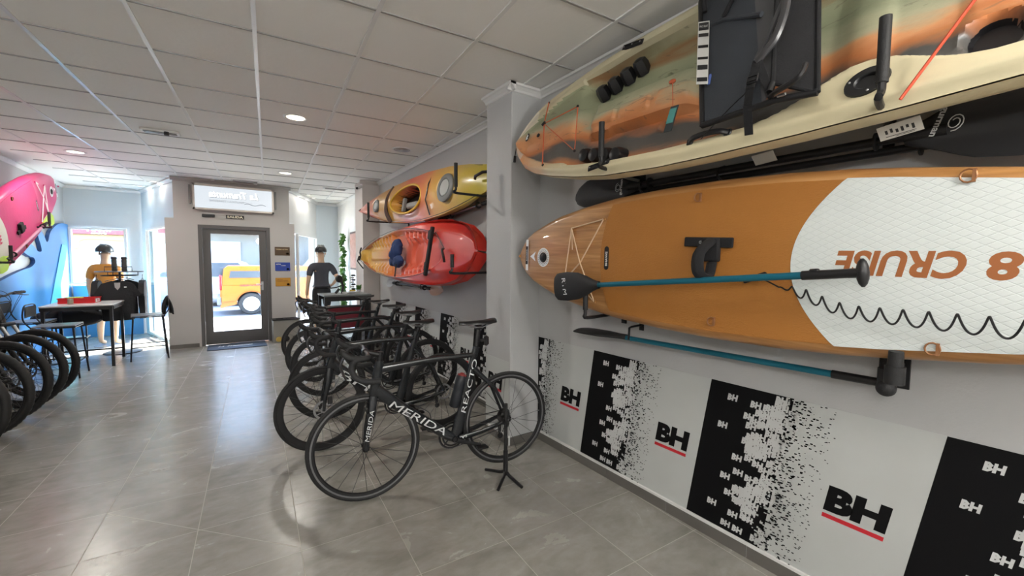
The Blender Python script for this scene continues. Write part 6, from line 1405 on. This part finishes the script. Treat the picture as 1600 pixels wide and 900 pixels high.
m = MB(); m.etube(arc([(-.06, 0, .005), (-.02, 0, .05), (.0, 0, .08)], 4), .02, .02); m.etube([(.04, 0, .0), (.055, 0, .10), (.04, 0, .20)], .018, .016); m.tube([(-.16, 0, .09), (-.05, 0, .10), (.04, 0, .13)], .010, 8); m.build('stand', BLACK, t)
t = thing('brochure_stack', 'pale stack of flat papers lying on the high table', 'papers', (1.66, 7.16, zt), .2); m = MB()
for i in range(5): m.box((.004*i, -.003*i, .004+.006*i), (.22, .16, .005), rot=Matrix.Rotation(.08*i, 3, 'Z'))
m.build('sheets', mat('paper_pale', (.55, .57, .56), .6), t)
t = thing('bottle_tower', 'tall black and white stacked holder on the high table by the vine', 'holder', (1.73, 7.28, zt)); m = MB()
for i in range(7): m.lathe([(.018, 0), (.036, .008), (.036, .022), (.018, .030)], Matrix.Translation((.012*(-1)**i, 0, .05+.038*i)), 18, i % 2)
m.lathe([(.0001, 0), (.05, 0), (.05, .05), (.0001, .05)], None, 20, 2); m.build('rings', [BLACK, LGREY, mat('holder_yellow', (.6, .42, .05), .5)], t)
t = thing('potted_plant', 'small green plant in a pot at the right end of the high table', 'plant', (1.82, 7.25, zt)); m = MB(); m.lathe([(.0001, 0), (.028, 0), (.036, .05), (.0001, .048)], None, 18); m.build('pot', LGREY, t)
LEAF = mat('leaf_green', (.12, .30, .06), .5, noise_amt=.5, nscale=20)
m = MB(); rnd = random.Random(4)
def leaf(mb, p, d, s, up=UP):
    d = Vector(d).normalized(); sd = d.cross(up).normalized()*s*.42; p = Vector(p); n = sd.cross(d).normalized()*s*.12
    mb.add([p, p+d*s*.45-sd+n, p+d*s, p+d*s*.45+sd+n, p+d*s*.5-n], [(0, 1, 4), (1, 2, 4), (2, 3, 4), (3, 0, 4)], 0, True)
for i in range(46): a = rnd.uniform(0, 6.28); leaf(m, (.01*cos(a), .01*sin(a), .045+rnd.uniform(0, .05)), (cos(a), sin(a), rnd.uniform(.2, 1.6)), rnd.uniform(.04, .07), Vector((0, .1, 1)) if True else UP)
m.build('leaves', LEAF, t)
t = thing('hanging_vine', 'long green ivy garland hanging on the white wall beside the framed picture', 'plant', (2.20, 9.82, 2.02)); m = MB(); rnd = random.Random(9)
pts = [(-.02+.012*sin(k*1.3), .05*sin(k*.7), -.062*k) for k in range(31)]; m.tube(arc(pts, 2), .004, 5); so = m.build('stem', mat('stem_green', (.05, .10, .02), .7), t)
m = MB()
for k in range(170):
    p = Vector(pts[rnd.randrange(31)]); leaf(m, p+Vector((-.01, 0, rnd.uniform(-.03, .03))), (rnd.uniform(-.9, -.1), rnd.uniform(-1.6, 1.6), rnd.uniform(-1.2, .3)), rnd.uniform(.09, .16), Vector((.3, .2, 1)))
m.build('leaves', LEAF, t)
t = thing('framed_picture', 'framed reddish wooden relief picture on the white wall beside the vine', 'picture', (2.235, 9.20, 1.66)); m = MB()
m.box((0, 0, 0), (.04, .60, .80)); m.build('frame', mat('picture_frame_brown', (.10, .06, .05), .5), t); m = MB(); m.box((-.023, 0, 0), (.006, .52, .72)); m.build('canvas', mat('picture_pink_brown', (.55, .38, .30), .6, col2=(.30, .10, .08), nscale=14), t)
for y, lb in ((5.9, 'small black hook carrying the pale-bladed paddle, farther one'), (5.05, 'small black hook carrying the pale-bladed paddle, nearer one')):
    t = thing('paddle_hook', lb, 'bracket', (FWX(y), y, 1.11), 0, 'small hooks under the sit-on-top kayak'); m = MB(); m.tube([(0, 0, .05), (-.10, 0, .045), (-.165, 0, .03), (-.168, 0, -.020), (-.12, 0, -.025)], .007, 8); m.build('hook', BLACK, t)
